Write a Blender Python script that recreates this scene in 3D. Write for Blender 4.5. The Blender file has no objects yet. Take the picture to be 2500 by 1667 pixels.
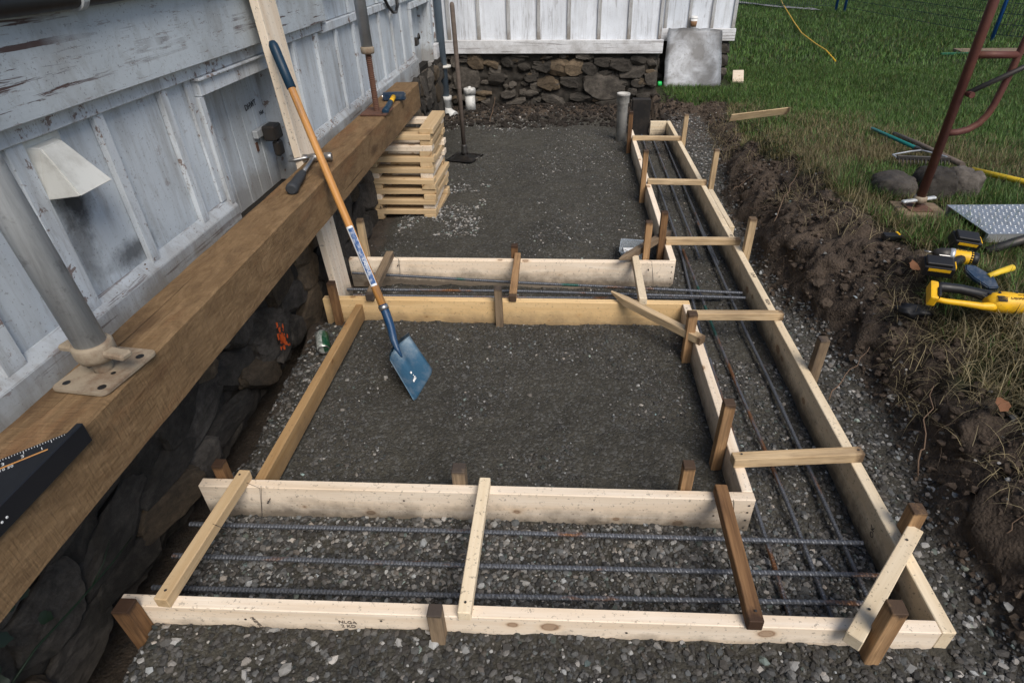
import bpy, bmesh, math, random
import numpy as np
from mathutils import Vector, Matrix, Euler, Quaternion
R = math.radians
random.seed(7)
rng = np.random.default_rng(11)
scene = bpy.context.scene
col = scene.collection

# ------------------------------------------------------------------ camera
cam_d = bpy.data.cameras.new('camera')
cam = bpy.data.objects.new('camera', cam_d); col.objects.link(cam)
cam.location = (0, 0, 1.75)
cam.rotation_euler = (R(55.41), R(.44), R(2.32))
cam_d.sensor_width = 36; cam_d.sensor_fit = 'HORIZONTAL'
cam_d.lens = 20.79
cam_d.shift_x = -.02568; cam_d.shift_y = .00528
cam_d.clip_start = .05; cam_d.clip_end = 500
scene.camera = cam

# ------------------------------------------------------------------ sky, sun, exposure
SUN_DIR = Vector((.32, -.56, .76)).normalized()          # towards the sun
world = bpy.data.worlds.new('World'); scene.world = world; world.use_nodes = True
wn = world.node_tree
sky = wn.nodes.new('ShaderNodeTexSky'); sky.sky_type = 'NISHITA'; sky.sun_disc = False
sky.sun_elevation = math.asin(SUN_DIR.z)
sky.sun_rotation = math.atan2(SUN_DIR.x, SUN_DIR.y)
sky.air_density = 1.0; sky.dust_density = 1.8; sky.ozone_density = 1.0
bg = wn.nodes['Background']; bg.inputs['Strength'].default_value = .095
wn.links.new(sky.outputs[0], bg.inputs['Color'])
sun_d = bpy.data.lights.new('sun', 'SUN'); sun_d.energy = 2.6; sun_d.angle = R(32); sun_d.color = (1, .93, .84)
sun = bpy.data.objects.new('sun', sun_d); col.objects.link(sun)
sun.rotation_euler = SUN_DIR.to_track_quat('Z', 'Y').to_euler(); sun.location = (4, -4, 9)
vs = scene.view_settings
vs.view_transform = 'Standard'; vs.look = 'None'; vs.exposure = 0.45; vs.gamma = 1; vs.use_curve_mapping = False
scene.render.film_transparent = False
scene.cycles.use_denoising = True
scene.cycles.max_bounces = 4; scene.cycles.diffuse_bounces = 3; scene.cycles.adaptive_threshold = .02

# ------------------------------------------------------------------ node helpers
class NT:
    def __init__(s, name):
        s.m = bpy.data.materials.new(name); s.m.use_nodes = True
        s.t = s.m.node_tree; s.b = s.t.nodes['Principled BSDF']
    def n(s, typ, **kw):
        nd = s.t.nodes.new(typ)
        for k, v in kw.items():
            if k.startswith('_'):
                setattr(nd, k[1:], v)
            else:
                k2 = int(k[1:]) if k[0] == 'i' and k[1:].isdigit() else k
                s.put(nd.inputs[k2], v)
        return nd
    def put(s, inp, v):
        if hasattr(v, 'is_output') or isinstance(v, bpy.types.NodeSocket): s.t.links.new(v, inp)
        else:
            if isinstance(v, tuple) and len(v) == 3 and inp.type == 'RGBA': v = v + (1,)
            inp.default_value = v
    def obj(s): return s.n('ShaderNodeTexCoord').outputs['Object']
    def pos(s): return s.n('ShaderNodeNewGeometry').outputs['Position']
    def rnd(s): return s.n('ShaderNodeObjectInfo').outputs['Random']
    def mapv(s, v, scale=(1, 1, 1), loc=(0, 0, 0)):
        nd = s.n('ShaderNodeMapping'); s.put(nd.inputs['Vector'], v)
        nd.inputs['Scale'].default_value = scale
        s.put(nd.inputs['Location'], loc)
        return nd.outputs[0]
    def offs(s, v, k=37.0):            # shift a coordinate by the object's own random number
        c = s.n('ShaderNodeCombineXYZ')
        r = s.math('MULTIPLY', s.rnd(), k)
        s.put(c.inputs[0], r); s.put(c.inputs[1], s.math('MULTIPLY', r, 1.7)); s.put(c.inputs[2], s.math('MULTIPLY', r, .6))
        a = s.n('ShaderNodeVectorMath', _operation='ADD'); s.put(a.inputs[0], v); s.put(a.inputs[1], c.outputs[0])
        return a.outputs[0]
    def noise(s, v, scale, detail=5, rough=.6, dist=0.0, out='Fac'):
        nd = s.n('ShaderNodeTexNoise'); s.put(nd.inputs['Vector'], v)
        nd.inputs['Scale'].default_value = scale; nd.inputs['Detail'].default_value = detail
        nd.inputs['Roughness'].default_value = rough; nd.inputs['Distortion'].default_value = dist
        return nd.outputs[0 if out == 'Fac' else 1]
    def voro(s, v, scale, feature='F1', rand=1.0, out=0):
        nd = s.n('ShaderNodeTexVoronoi', _feature=feature); s.put(nd.inputs['Vector'], v)
        nd.inputs['Scale'].default_value = scale; nd.inputs['Randomness'].default_value = rand
        return nd.outputs[out]
    def math(s, op, a, b=0.0, clamp=False):
        nd = s.n('ShaderNodeMath', _operation=op, _use_clamp=clamp); s.put(nd.inputs[0], a); s.put(nd.inputs[1], b)
        return nd.outputs[0]
    def ramp(s, f, stops, interp='LINEAR'):
        nd = s.n('ShaderNodeValToRGB'); s.put(nd.inputs[0], f); cr = nd.color_ramp; cr.interpolation = interp
        while len(cr.elements) < len(stops): cr.elements.new(.5)
        for e, (p, c) in zip(cr.elements, stops):
            e.position = p; e.color = (c, c, c, 1) if not isinstance(c, tuple) else c + (1,)
        return nd.outputs[0]
    def mix(s, f, a, b, mode='MIX'):
        nd = s.n('ShaderNodeMix', _data_type='RGBA', _blend_type=mode)
        s.put(nd.inputs[0], f); s.put(nd.inputs[6], a); s.put(nd.inputs[7], b)
        return nd.outputs[2]
    def sep(s, v):
        nd = s.n('ShaderNodeSeparateXYZ'); s.put(nd.inputs[0], v); return nd.outputs
    def attr(s, name, out='Fac'):
        nd = s.n('ShaderNodeAttribute'); nd.attribute_name = name; return nd.outputs[out]
    def bump(s, h, strength=.3, dist=.01, normal=None):
        nd = s.n('ShaderNodeBump'); s.put(nd.inputs['Height'], h)
        nd.inputs['Strength'].default_value = strength; nd.inputs['Distance'].default_value = dist
        if normal is not None: s.put(nd.inputs['Normal'], normal)
        return nd.outputs[0]
    def done(s, color, rough=.7, normal=None, metal=0.0, spec=.35, **kw):
        s.put(s.b.inputs['Base Color'], color); s.put(s.b.inputs['Roughness'], rough)
        s.put(s.b.inputs['Metallic'], metal); s.put(s.b.inputs['Specular IOR Level'], spec)
        if normal is not None: s.put(s.b.inputs['Normal'], normal)
        for k, v in kw.items(): s.put(s.b.inputs[k.replace('_', ' ')], v)
        return s.m

# ------------------------------------------------------------------ materials
M = {}
def lumber(name, light, dark, knot=(.16, .07, .025), knots=.5, dirt=(.06, .05, .04), mud=.5, endc=None, rough=.7, wear=.3):
    """sawn timber: grain along local X, knots, stains, mud caught on the low edge"""
    t = NT(name); o = t.offs(t.obj())
    g1 = t.noise(t.mapv(o, (1.2, 26, 26)), 1.0, 5, .6, .6)
    g2 = t.noise(t.mapv(o, (5, 170, 170)), 1.0, 3, .6)
    big = t.noise(t.mapv(o, (1.5, 5, 5)), 1.6, 4, .6)
    c = t.mix(t.ramp(g1, [(.28, 0.0), (.72, 1.0)]), dark, light)
    c = t.mix(t.math('MULTIPLY', t.ramp(g2, [(.42, 0.0), (.75, 1.0)]), .5), c, dark)
    c = t.mix(t.math('MULTIPLY', t.ramp(big, [(.5, 0.0), (.78, 1.0)]), wear), c, tuple(x * .6 for x in dark))
    # knots
    q = t.sep(o); cv = t.n('ShaderNodeCombineXYZ'); t.put(cv.inputs[0], t.math('MULTIPLY', q[0], 3.6)); t.put(cv.inputs[1], t.math('MULTIPLY', t.math('ADD', q[1], t.math('MULTIPLY', q[2], 1.02)), 5.2))
    vo = t.n('ShaderNodeTexVoronoi', _voronoi_dimensions='2D'); t.put(vo.inputs['Vector'], cv.outputs[0]); vo.inputs['Scale'].default_value = 1.0
    kr = t.n('ShaderNodeRGBToBW'); t.put(kr.inputs[0], vo.outputs['Color'])
    kv = t.math('ADD', t.math('ADD', vo.outputs['Distance'], t.math('MULTIPLY', t.math('SUBTRACT', kr.outputs[0], .22), .24)), t.math('MULTIPLY', t.math('SUBTRACT', t.noise(o, 60, 3), .5), .03))
    c = t.mix(t.math('MULTIPLY', t.ramp(kv, [(.05, 1.0), (.15, 0.0)]), knots * .55), c, tuple(x * y for x, y in zip(dark, (.95, .78, .55))))
    c = t.mix(t.math('MULTIPLY', t.ramp(kv, [(.03, .75), (.045, 1.0), (.065, .35), (.085, 0.0)]), min(1, knots * 1.6)), c, knot)
    # mud near the ground
    z = t.sep(t.pos())[2]
    mz = t.math('ADD', z, t.math('MULTIPLY', t.math('SUBTRACT', t.noise(t.pos(), 9, 5, .7), .5), .16))
    md = t.math('MULTIPLY', t.ramp(mz, [(.040, 1.0), (.125, 0.0)]), mud)
    sp = t.math('MULTIPLY', t.ramp(t.noise(t.pos(), 75, 3, .7), [(.60, 0.0), (.67, 1.0)]), .6 * mud)
    c = t.mix(md, c, dirt); c = t.mix(sp, c, dirt)
    hue = t.n('ShaderNodeHueSaturation'); t.put(hue.inputs['Color'], c)
    t.put(hue.inputs['Value'], t.math('ADD', t.math('MULTIPLY', t.rnd(), .22), .88))
    h = t.math('ADD', t.math('MULTIPLY', g1, .5), t.math('MULTIPLY', g2, .5))
    return t.done(hue.outputs[0], rough, t.bump(h, .22, .004), spec=.25)
M['pine'] = lumber('pine_lumber', (.83, .74, .62), (.69, .55, .40), mud=.8)
M['spruce'] = lumber('spruce_lumber_orange', (.70, .51, .28), (.60, .40, .19), mud=.6)
M['aged'] = lumber('aged_form_lumber', (.74, .64, .48), (.60, .48, .32), mud=.9, wear=.5)
M['brown'] = lumber('brown_lumber', (.40, .26, .125), (.28, .165, .07), mud=.5, wear=.5)
M['crib'] = lumber('crib_lumber', (.58, .44, .27), (.45, .31, .165), mud=.2, knots=.7)
def stake_mat(name, light, dark, top, amount=.55):
    t = NT(name); o = t.offs(t.obj())
    g1 = t.noise(t.mapv(o, (2, 30, 30)), 1.0, 5, .65, .5); g2 = t.noise(t.mapv(o, (6, 160, 160)), 1, 3)
    c = t.mix(t.ramp(g1, [(.3, 0.0), (.7, 1.0)]), dark, light)
    c = t.mix(t.math('MULTIPLY', t.ramp(g2, [(.42, 0.0), (.7, 1.0)]), .55), c, tuple(x * .5 for x in dark))
    gx = t.sep(t.n('ShaderNodeTexCoord').outputs['Generated'])[0]
    e = t.math('ADD', gx, t.math('MULTIPLY', t.math('SUBTRACT', t.noise(o, 14, 4), .5), .22))
    c = t.mix(t.math('MULTIPLY', t.ramp(e, [(.93, 0.0), (.985, 1.0)]), .93), c, top)
    b = t.noise(t.mapv(o, (1, 4, 4)), 4, 4)
    c = t.mix(t.math('MULTIPLY', t.ramp(b, [(.48, 0.0), (.62, 1.0)]), amount), c, top)
    return t.done(c, .75, t.bump(t.math('ADD', g1, g2), .25, .004), spec=.25)
M['stake_o'] = stake_mat('stake_orange', (.46, .29, .15), (.27, .15, .068), (.05, .032, .022), .35)
M['stake_g'] = stake_mat('stake_weathered', (.27, .20, .13), (.17, .12, .075), (.05, .04, .035), .5)
M['stake_d'] = stake_mat('stake_dark', (.25, .14, .065), (.12, .06, .027), (.04, .022, .014), .5)
M['stake_p'] = stake_mat('stake_pale', (.60, .46, .29), (.46, .32, .175), (.10, .065, .04), .3)

def beam_mat():
    t = NT('rough_beam'); o = t.obj()
    g1 = t.noise(t.mapv(o, (3.6, 9, 9)), 1.7, 8, .74, 1.8); g2 = t.noise(t.mapv(o, (16, 110, 110)), 1, 5, .75)
    saw = t.noise(t.mapv(o, (120, 14, 14)), 1, 4, .7)
    c = t.mix(t.ramp(g1, [(.3, 0.0), (.7, 1.0)]), (.140, .086, .043), (.285, .188, .102))
    c = t.mix(t.math('MULTIPLY', t.ramp(g2, [(.4, 0.0), (.75, 1.0)]), .45), c, (.09, .052, .026))
    red = t.noise(t.mapv(o, (.9, 4, 4)), 2.1, 4); c = t.mix(t.math('MULTIPLY', t.ramp(red, [(.55, 0.0), (.72, 1.0)]), .45), c, (.19, .075, .03))
    kv = t.voro(t.mapv(o, (1.9, 5.5, 5.5)), 1.0); c = t.mix(t.math('MULTIPLY', t.ramp(kv, [(.08, 1.0), (.2, 0.0)]), .7), c, (.05, .025, .014))
    chk = t.ramp(t.noise(t.mapv(o, (.8, 55, 55)), 1, 4, .6, .4), [(.64, 0.0), (.68, 1.0)]); c = t.mix(t.math('MULTIPLY', chk, .8), c, (.03, .018, .01))
    ch = t.ramp(t.noise(o, 23, 3, .6), [(.74, 0.0), (.76, 1.0)]); c = t.mix(t.math('MULTIPLY', ch, .5), c, (.5, .46, .4))
    c = t.mix(t.math('MULTIPLY', t.ramp(saw, [(.45, 0.0), (.7, 1.0)]), .14), c, (.08, .05, .028))
    st = t.noise(t.mapv(o, (1.3, 3, 3)), 3.1, 6, .7, .8); c = t.mix(t.math('MULTIPLY', t.ramp(st, [(.48, 0.0), (.7, 1.0)]), .6), c, (.075, .048, .028))
    h = t.math('ADD', t.math('ADD', g2, saw), t.math('MULTIPLY', chk, -.9))
    return t.done(c, .9, t.bump(h, .6, .008), spec=.15)
M['beam'] = beam_mat()

def paint(name, base=(.54, .59, .635), dirt=.5, peel=.35, axis='Y', crack=0.0, grain=(1.6, 1.6, 1.6), soot=False, low=.8, streak=(9, 9, 1.1)):
    """old white house paint: grime, specks, flaking to bare wood, cracks along the board"""
    t = NT(name); p = t.pos()
    n1 = t.noise(p, 3.1, 6, .65); n2 = t.noise(t.mapv(p, streak), 1.3, 5, .65); sp = t.noise(p, 120, 3, .6); sp2 = t.noise(p, 38, 4, .65)
    c = t.mix(t.ramp(n1, [(.35, 0.0), (.75, 1.0)]), base, tuple(x * .80 for x in base))
    c = t.mix(t.math('MULTIPLY', t.ramp(n2, [(.5, 0.0), (.78, 1.0)]), dirt), c, (.20, .185, .165))
    c = t.mix(t.math('MULTIPLY', t.ramp(sp, [(.62, 0.0), (.69, 1.0)]), .6), c, (.15, .14, .14))
    gr = t.noise(t.mapv(p, tuple(1.6 * q for q in streak)), 3.1, 7, .75, .6); c = t.mix(t.math('MULTIPLY', t.ramp(gr, [(.52, 0.0), (.66, 1.0)]), dirt * .55), c, (.24, .235, .22))
    z = t.sep(p)[2]
    lowm = t.math('ADD', z, t.math('MULTIPLY', t.math('SUBTRACT', t.noise(p, 5, 6, .7), .5), .5))
    c = t.mix(t.math('MULTIPLY', t.ramp(t.math('SUBTRACT', lowm, low - .1), [(0.0, 1.0), (.14, 0.0)]), dirt * .9), c, (.22, .20, .175))
    pl = t.ramp(t.noise(t.mapv(p, grain), 9, 7, .72, .3), [(.64 - .07 * peel, 0.0), (.66 - .07 * peel, 1.0)])
    c = t.mix(t.math('MULTIPLY', pl, peel), c, (.15, .085, .06))
    h = t.math('ADD', t.math('MULTIPLY', sp2, .4), t.math('MULTIPLY', pl, -.5))
    if crack:
        sc = {'Y': (26, 1.1, 26), 'Z': (26, 26, 1.6), 'X': (1.1, 26, 26)}[axis]
        cr = t.ramp(t.noise(t.mapv(p, sc), 1.4, 6, .7, .5), [(.565, 0.0), (.59, 1.0)])
        msk = t.ramp(t.noise(p, 2.3, 3), [(.38, 0.0), (.52, 1.0)])
        cr = t.math('MULTIPLY', cr, msk)
        c = t.mix(t.math('MULTIPLY', cr, crack), c, (.075, .042, .036)); h = t.math('ADD', h, t.math('MULTIPLY', cr, -1.0))
        wv = t.noise(t.mapv(p, tuple(x * 2.2 for x in sc)), 1.2, 4, .65, .8); h = t.math('ADD', h, t.math('MULTIPLY', wv, .5))
    if soot:
        for (yy, zz, ry, rz, k) in ((1.655, 1.10, .075, .10, .90), (1.80, .88, .15, .06, .75), (1.62, .98, .06, .17, .55)):
            nd = t.n('ShaderNodeVectorMath', _operation='MULTIPLY'); t.put(nd.inputs[0], t.mapv(p, (1, 1, 1), (0, -yy, -zz))); t.put(nd.inputs[1], (0.0, 1 / ry, 1 / rz))
            ln = t.n('ShaderNodeVectorMath', _operation='LENGTH'); t.put(ln.inputs[0], nd.outputs[0])
            d = t.math('ADD', ln.outputs['Value'], t.math('MULTIPLY', t.math('SUBTRACT', t.noise(p, 14, 5, .7), .5), 1.3))
            c = t.mix(t.math('MULTIPLY', t.ramp(d, [(.25, 1.0), (1.25, 0.0)]), k), c, (.018, .018, .02))
    return t.done(c, .62, t.bump(h, .35, .004), spec=.3)
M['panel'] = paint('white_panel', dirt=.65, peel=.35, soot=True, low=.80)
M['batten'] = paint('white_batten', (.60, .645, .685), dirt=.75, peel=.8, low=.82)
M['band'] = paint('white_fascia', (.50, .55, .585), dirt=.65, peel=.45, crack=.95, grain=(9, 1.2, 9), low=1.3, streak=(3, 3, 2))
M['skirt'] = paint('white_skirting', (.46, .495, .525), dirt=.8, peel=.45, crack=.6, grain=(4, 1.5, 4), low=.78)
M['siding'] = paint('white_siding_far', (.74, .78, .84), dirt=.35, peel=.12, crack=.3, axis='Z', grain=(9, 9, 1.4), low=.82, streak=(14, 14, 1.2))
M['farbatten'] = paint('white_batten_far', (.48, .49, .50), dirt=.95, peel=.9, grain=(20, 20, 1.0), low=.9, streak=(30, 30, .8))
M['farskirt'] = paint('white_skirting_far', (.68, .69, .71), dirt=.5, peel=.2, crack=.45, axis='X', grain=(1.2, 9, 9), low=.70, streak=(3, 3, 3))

def ground_mat():
    t = NT('ground'); p = t.pos(); lawn = t.attr('lawn'); soil = t.attr('soil')
    n1 = t.noise(p, 2.2, 5, .6); n2 = t.noise(p, 45, 6, .75); vd = t.voro(p, 95, 'F1'); vc = t.voro(p, 95, 'F1', out=1)
    hue = t.n('ShaderNodeRGBToBW'); t.put(hue.inputs[0], vc)
    g = t.mix(t.ramp(n1, [(.35, 0.0), (.7, 1.0)]), (.053, .049, .039), (.094, .087, .068))
    g = t.mix(t.ramp(n2, [(.3, 0.0), (.75, 1.0)]), tuple(x * .6 for x in (.05, .048, .042)), g)
    g = t.mix(t.math('MULTIPLY', t.ramp(hue.outputs[0], [(.62, 0.0), (.9, 1.0)]), .55), g, (.13, .13, .125))
    s = t.mix(t.ramp(t.noise(p, 7, 6, .7), [(.3, 0.0), (.7, 1.0)]), (.038, .027, .020), (.125, .094, .070))
    s = t.mix(t.ramp(t.noise(p, 60, 5, .7), [(.35, 0.0), (.75, 1.0)]), t.mix(.5, s, (.022, .018, .014)), s)
    l = t.mix(t.ramp(t.noise(p, 5, 5, .7), [(.3, 0.0), (.7, 1.0)]), (.020, .030, .010), (.040, .045, .018))
    c = t.mix(soil, g, s); c = t.mix(lawn, c, l)
    h = t.math('ADD', t.math('MULTIPLY', t.math('SUBTRACT', 1.0, vd), .6), n2)
    return t.done(c, .9, t.bump(h, .8, .012), spec=.25)
M['ground'] = ground_mat()
def vcol(name, rough=.8, spec=.3, bump=0, trans=False):
    t = NT(name); c = t.attr('tint', 'Color')
    n = t.bump(t.noise(t.pos(), 160, 4, .7), bump, .003) if bump else None
    if bump:
        c = t.mix(t.math('MULTIPLY', t.noise(t.pos(), 90, 4, .7), .28), c, (.045, .043, .038))
    if trans:
        tr = t.n('ShaderNodeBsdfTranslucent'); t.put(tr.inputs[0], c)
        m = t.n('ShaderNodeMixShader'); t.put(m.inputs[0], .35)
        t.t.links.new(t.b.outputs[0], m.inputs[1]); t.t.links.new(tr.outputs[0], m.inputs[2])
        t.t.links.new(m.outputs[0], t.t.nodes['Material Output'].inputs[0])
    return t.done(c, rough, n, spec=spec)
M['gravel'] = vcol('gravel', .75, .35, .5); M['clod'] = vcol('soil_clods', .95, .15, .8); M['grass'] = vcol('grass_blades', .55, .35, 0, True)
def rock_mat(name, a, b, sc=5, dark=(.015, .014, .012), moss=.0, dirty=.5):
    t = NT(name); p = t.pos(); o = t.offs(t.obj())
    n1 = t.noise(o, sc, 6, .7, .4); n2 = t.noise(o, sc * 9, 5, .7)
    hs = t.n('ShaderNodeHueSaturation'); t.put(hs.inputs['Value'], t.math('ADD', t.math('MULTIPLY', t.rnd(), .75), .36))
    t.put(hs.inputs['Color'], t.mix(t.ramp(n1, [(.3, 0.0), (.7, 1.0)]), a, b))
    c = t.mix(t.math('MULTIPLY', t.ramp(n2, [(.4, 0.0), (.75, 1.0)]), .5), hs.outputs[0], dark)
    dn = t.noise(p, 3.2, 5, .7); c = t.mix(t.math('MULTIPLY', t.ramp(dn, [(.45, 0.0), (.65, 1.0)]), dirty), c, dark)
    return t.done(c, .85, t.bump(t.math('ADD', n1, n2), .6, .012), spec=.25)
M['stone'] = rock_mat('foundation_stone', (.062, .053, .045), (.165, .145, .122), dirty=.80)
M['stone_b'] = rock_mat('foundation_stone_tan', (.10, .075, .05), (.23, .17, .11), dirty=.6)
M['mortar'] = rock_mat('foundation_mortar', (.020, .0165, .0135), (.060, .052, .043), 4, dirty=.85)
M['rock'] = rock_mat('field_rock', (.075, .064, .054), (.145, .128, .112), 7, dirty=.2)
def concrete():
    t = NT('concrete'); p = t.pos()
    c = t.mix(t.ramp(t.noise(p, 3.2, 4, .6, .5), [(.40, 0.0), (.68, 1.0)]), (.13, .13, .132), (.36, .38, .41))
    c = t.mix(t.math('MULTIPLY', t.ramp(t.noise(p, 26, 6, .75), [(.52, 0.0), (.7, 1.0)]), .6), c, (.09, .085, .08))
    return t.done(c, .55, t.bump(t.noise(p, 40, 6, .7), .35, .006), .25)
M['concrete'] = concrete()
def simple(name, color, rough=.5, metal=0.0, var=.25, scale=20, spec=.4, bump=.1, dirt=None, dirt_amt=.4, dsc=9):
    t = NT(name); o = t.obj(); n = t.noise(o, scale, 5, .65)
    c = t.mix(t.math('MULTIPLY', n, var), color, tuple(x * .45 for x in color))
    if dirt: c = t.mix(t.math('MULTIPLY', t.ramp(t.noise(o, dsc, 6, .72), [(.45, 0.0), (.66, 1.0)]), dirt_amt), c, dirt)
    return t.done(c, t.math('ADD', t.math('MULTIPLY', n, .25), rough - .1), t.bump(n, bump, .003), metal, spec)
M['galv'] = simple('galvanised_post', (.40, .42, .43), .45, .35, .5, 9, dirt=(.18, .18, .18), dirt_amt=.5, dsc=14)
def galv():
    t = NT('weathered_grey_post'); o = t.pos(); n = t.noise(t.mapv(o, (30, 30, 2.2)), 1.5, 6, .7, .4); n2 = t.noise(o, 24, 5, .7)
    c = t.mix(t.ramp(n, [(.3, 0.0), (.7, 1.0)]), (.30, .315, .325), (.52, .545, .56)); c = t.mix(t.math('MULTIPLY', t.ramp(n2, [(.55, 0.0), (.7, 1.0)]), .6), c, (.12, .115, .11))
    return t.done(c, .55, t.bump(t.math('ADD', n, n2), .2, .003), .2)
M['galv'] = galv()
M['galv2'] = simple('galvanised_tube', (.50, .52, .54), .4, .55, .35, 14, dirt=(.22, .22, .22))
M['rustplate'] = simple('rusty_cast_plate', (.32, .265, .195), .75, .1, .4, 22, dirt=(.13, .075, .045), dirt_amt=.75, dsc=16, bump=.3)
M['rust'] = simple('rusty_screw', (.15, .075, .05), .8, .2, .5, 40, dirt=(.06, .035, .028), bump=.4)
M['rustpaint'] = simple('rust_red_scaffold_paint', (.105, .035, .028), .6, .1, .5, 18, dirt=(.16, .07, .035), dirt_amt=.5, dsc=7)
M['darksteel'] = simple('dark_steel', (.06, .058, .056), .5, .6, .4, 25, dirt=(.10, .07, .05))
M['steel'] = simple('bright_steel', (.45, .44, .43), .35, .9, .4, 25)
M['grip'] = simple('dark_rubber_grip', (.032, .036, .042), .65, 0, .3, 30)
M['black'] = simple('black_plastic', (.012, .012, .013), .45, 0, .3, 40)
M['yellow'] = simple('yellow_plastic', (.80, .45, .012), .45, 0, .12, 20, dirt=(.25, .15, .03), dirt_amt=.35, dsc=28)
M['yellowpole'] = simple('yellow_fibreglass', (.70, .48, .03), .5, 0, .2, 20)
M['bluegrip'] = simple('blue_rubber', (.006, .030, .060), .45, 0, .2, 20)
M['bluehead'] = simple('blue_painted_steel', (.010, .032, .070), .45, .1, .3, 25, dirt=(.25, .25, .25), dirt_amt=.25, dsc=30)
M['blade'] = simple('blue_shovel_blade', (.035, .105, .175), .5, .25, .5, 9, dirt=(.20, .235, .26), dirt_amt=.6, dsc=8, bump=.15)
M['socket'] = simple('blue_shovel_socket', (.008, .045, .115), .4, .1, .3, 14, dirt=(.10, .13, .16), dirt_amt=.3, dsc=24)
def handle_mat():
    t = NT('shovel_handle_wood'); o = t.obj(); g = t.noise(t.mapv(o, (2.5, 60, 60)), 1, 5, .65, .4)
    c = t.mix(t.ramp(g, [(.3, 0.0), (.7, 1.0)]), (.36, .155, .040), (.56, .285, .085))
    c = t.mix(t.math('MULTIPLY', t.ramp(t.noise(t.mapv(o, (5, 30, 30)), 1, 6, .7), [(.5, 0.0), (.68, 1.0)]), .55), c, (.17, .12, .09))
    return t.done(c, .5, t.bump(g, .15, .002))
M['handle'] = handle_mat()
M['oldhandle'] = lumber('old_tool_handle', (.15, .12, .10), (.09, .07, .058), knots=0, mud=0)
M['pvc'] = simple('white_pvc', (.62, .62, .60), .5, 0, .15, 20, dirt=(.055, .05, .045), dirt_amt=.85, dsc=7)
M['pvcold'] = simple('muddy_pvc', (.50, .49, .46), .6, 0, .3, 14, dirt=(.06, .055, .05), dirt_amt=.9, dsc=5)
M['drain'] = simple('grey_blue_drain_pipe', (.13, .17, .21), .5, 0, .3, 14)
M['ventpaint'] = simple('white_vent_metal', (.66, .66, .62), .5, 0, .15, 12, dirt=(.25, .23, .19), dirt_amt=.45, dsc=7)
M['ringwhite'] = simple('white_collar', (.60, .58, .53), .5, 0, .2, 20)
M['aluminium'] = simple('aluminium_tread', (.50, .52, .54), .38, .75, .3, 20, dirt=(.2, .2, .2))
M['bluepaint'] = simple('blue_fence_paint', (.012, .075, .24), .5, 0, .2, 10)
M['wire'] = simple('fence_wire', (.035, .055, .06), .6, .3, .1, 10)
M['teal'] = simple('teal_handle', (.01, .16, .15), .4, 0, .2, 14)
M['cord'] = simple('yellow_cord', (.62, .36, .015), .5, 0, .1, 14)
M['paper'] = simple('white_paper', (.75, .75, .74), .7, 0, .1, 14)
M['sleeve'] = simple('brown_cup_sleeve', (.22, .12, .06), .8, 0, .1, 14)
M['green'] = simple('green_plastic', (.01, .42, .08), .4, 0, .1, 14)
M['darkpost'] = simple('black_wet_timber', (.009, .008, .008), .8, 0, .5, 14, bump=.8, dirt=(.035, .028, .022), dirt_amt=.7, dsc=8)
M['cabler'] = simple('black_cable', (.01, .01, .011), .4, 0, .1, 14)
M['ink'] = simple('black_ink', (.012, .012, .014), .8, 0, .05, 14)
M['greyink'] = simple('grey_stamp_ink', (.12, .10, .085), .8, 0, .3, 60)
M['whiteink'] = simple('white_print', (.55, .57, .58), .6, 0, .1, 14)
M['labelblue'] = simple('blue_label', (.012, .075, .24), .5, 0, .5, 60, dirt=(.55, .57, .6), dirt_amt=.8, dsc=45)
M['labelwhite'] = simple('white_label', (.68, .72, .76), .5, 0, .2, 60)
M['square'] = simple('black_anodised_square', (.012, .014, .019), .45, .3, .2, 30)
M['orangepaint'] = simple('orange_marking_paint', (.72, .11, .015), .8, 0, .4, 60)
M['leafgreen'] = simple('ivy_leaf', (.010, .026, .010), .5, 0, .5, 18)
M['leafbrown'] = simple('dead_leaf', (.17, .075, .035), .8, 0, .4, 30)
M['root'] = simple('root_bark', (.16, .105, .07), .85, 0, .5, 30)
M['path'] = simple('path_gravel', (.20, .20, .20), .9, 0, .3, 2)
def rebar_mat(name, rust):
    t = NT(name); o = t.offs(t.obj())
    n = t.noise(t.mapv(o, (3, 12, 12)), 1.4, 5, .65); n2 = t.noise(o, 60, 3)
    c = t.mix(n2, (.065, .072, .085), (.155, .165, .185))
    c = t.mix(t.ramp(n, [(.66 - rust * .3, 0.0), (.76 - rust * .3, .9)]), c, (.17, .075, .028))
    gr = t.noise(t.mapv(o, (1.1, .1, .1)), 2.2, 2); c = t.mix(t.math('MULTIPLY', t.ramp(gr, [(.66, 0.0), (.68, 1.0)]), .75), c, (.005, .09, .065))
    return t.done(c, .5, None, .55, .4)
M['rebar'] = rebar_mat('rebar_steel', .28); M['rebar_r'] = rebar_mat('rebar_rusty', .62)
def can_mat():
    t = NT('printed_can'); o = t.obj(); x = t.sep(o)
    a = t.math('ARCTAN2', x[1], x[2])
    c = t.mix(t.ramp(t.math('ADD', t.math('MULTIPLY', a, .16), .5), [(.45, 0.0), (.5, 1.0)]), (.008, .075, .028), (.50, .53, .50))
    tx = t.noise(t.mapv(o, (160, 60, 60)), 1, 2); c = t.mix(t.math('MULTIPLY', t.ramp(tx, [(.5, 0.0), (.58, 1.0)]), .6), c, (.10, .16, .12))
    return t.done(c, .35, None, .4, .5)
M['can'] = can_mat()
def plastic_clear():
    t = NT('clear_plastic'); m = t.done((.62, .68, .74), .2, None, 0, .5)
    t.b.inputs['Transmission Weight'].default_value = .75; t.b.inputs['IOR'].default_value = 1.2; return m
M['clear'] = plastic_clear()

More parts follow.
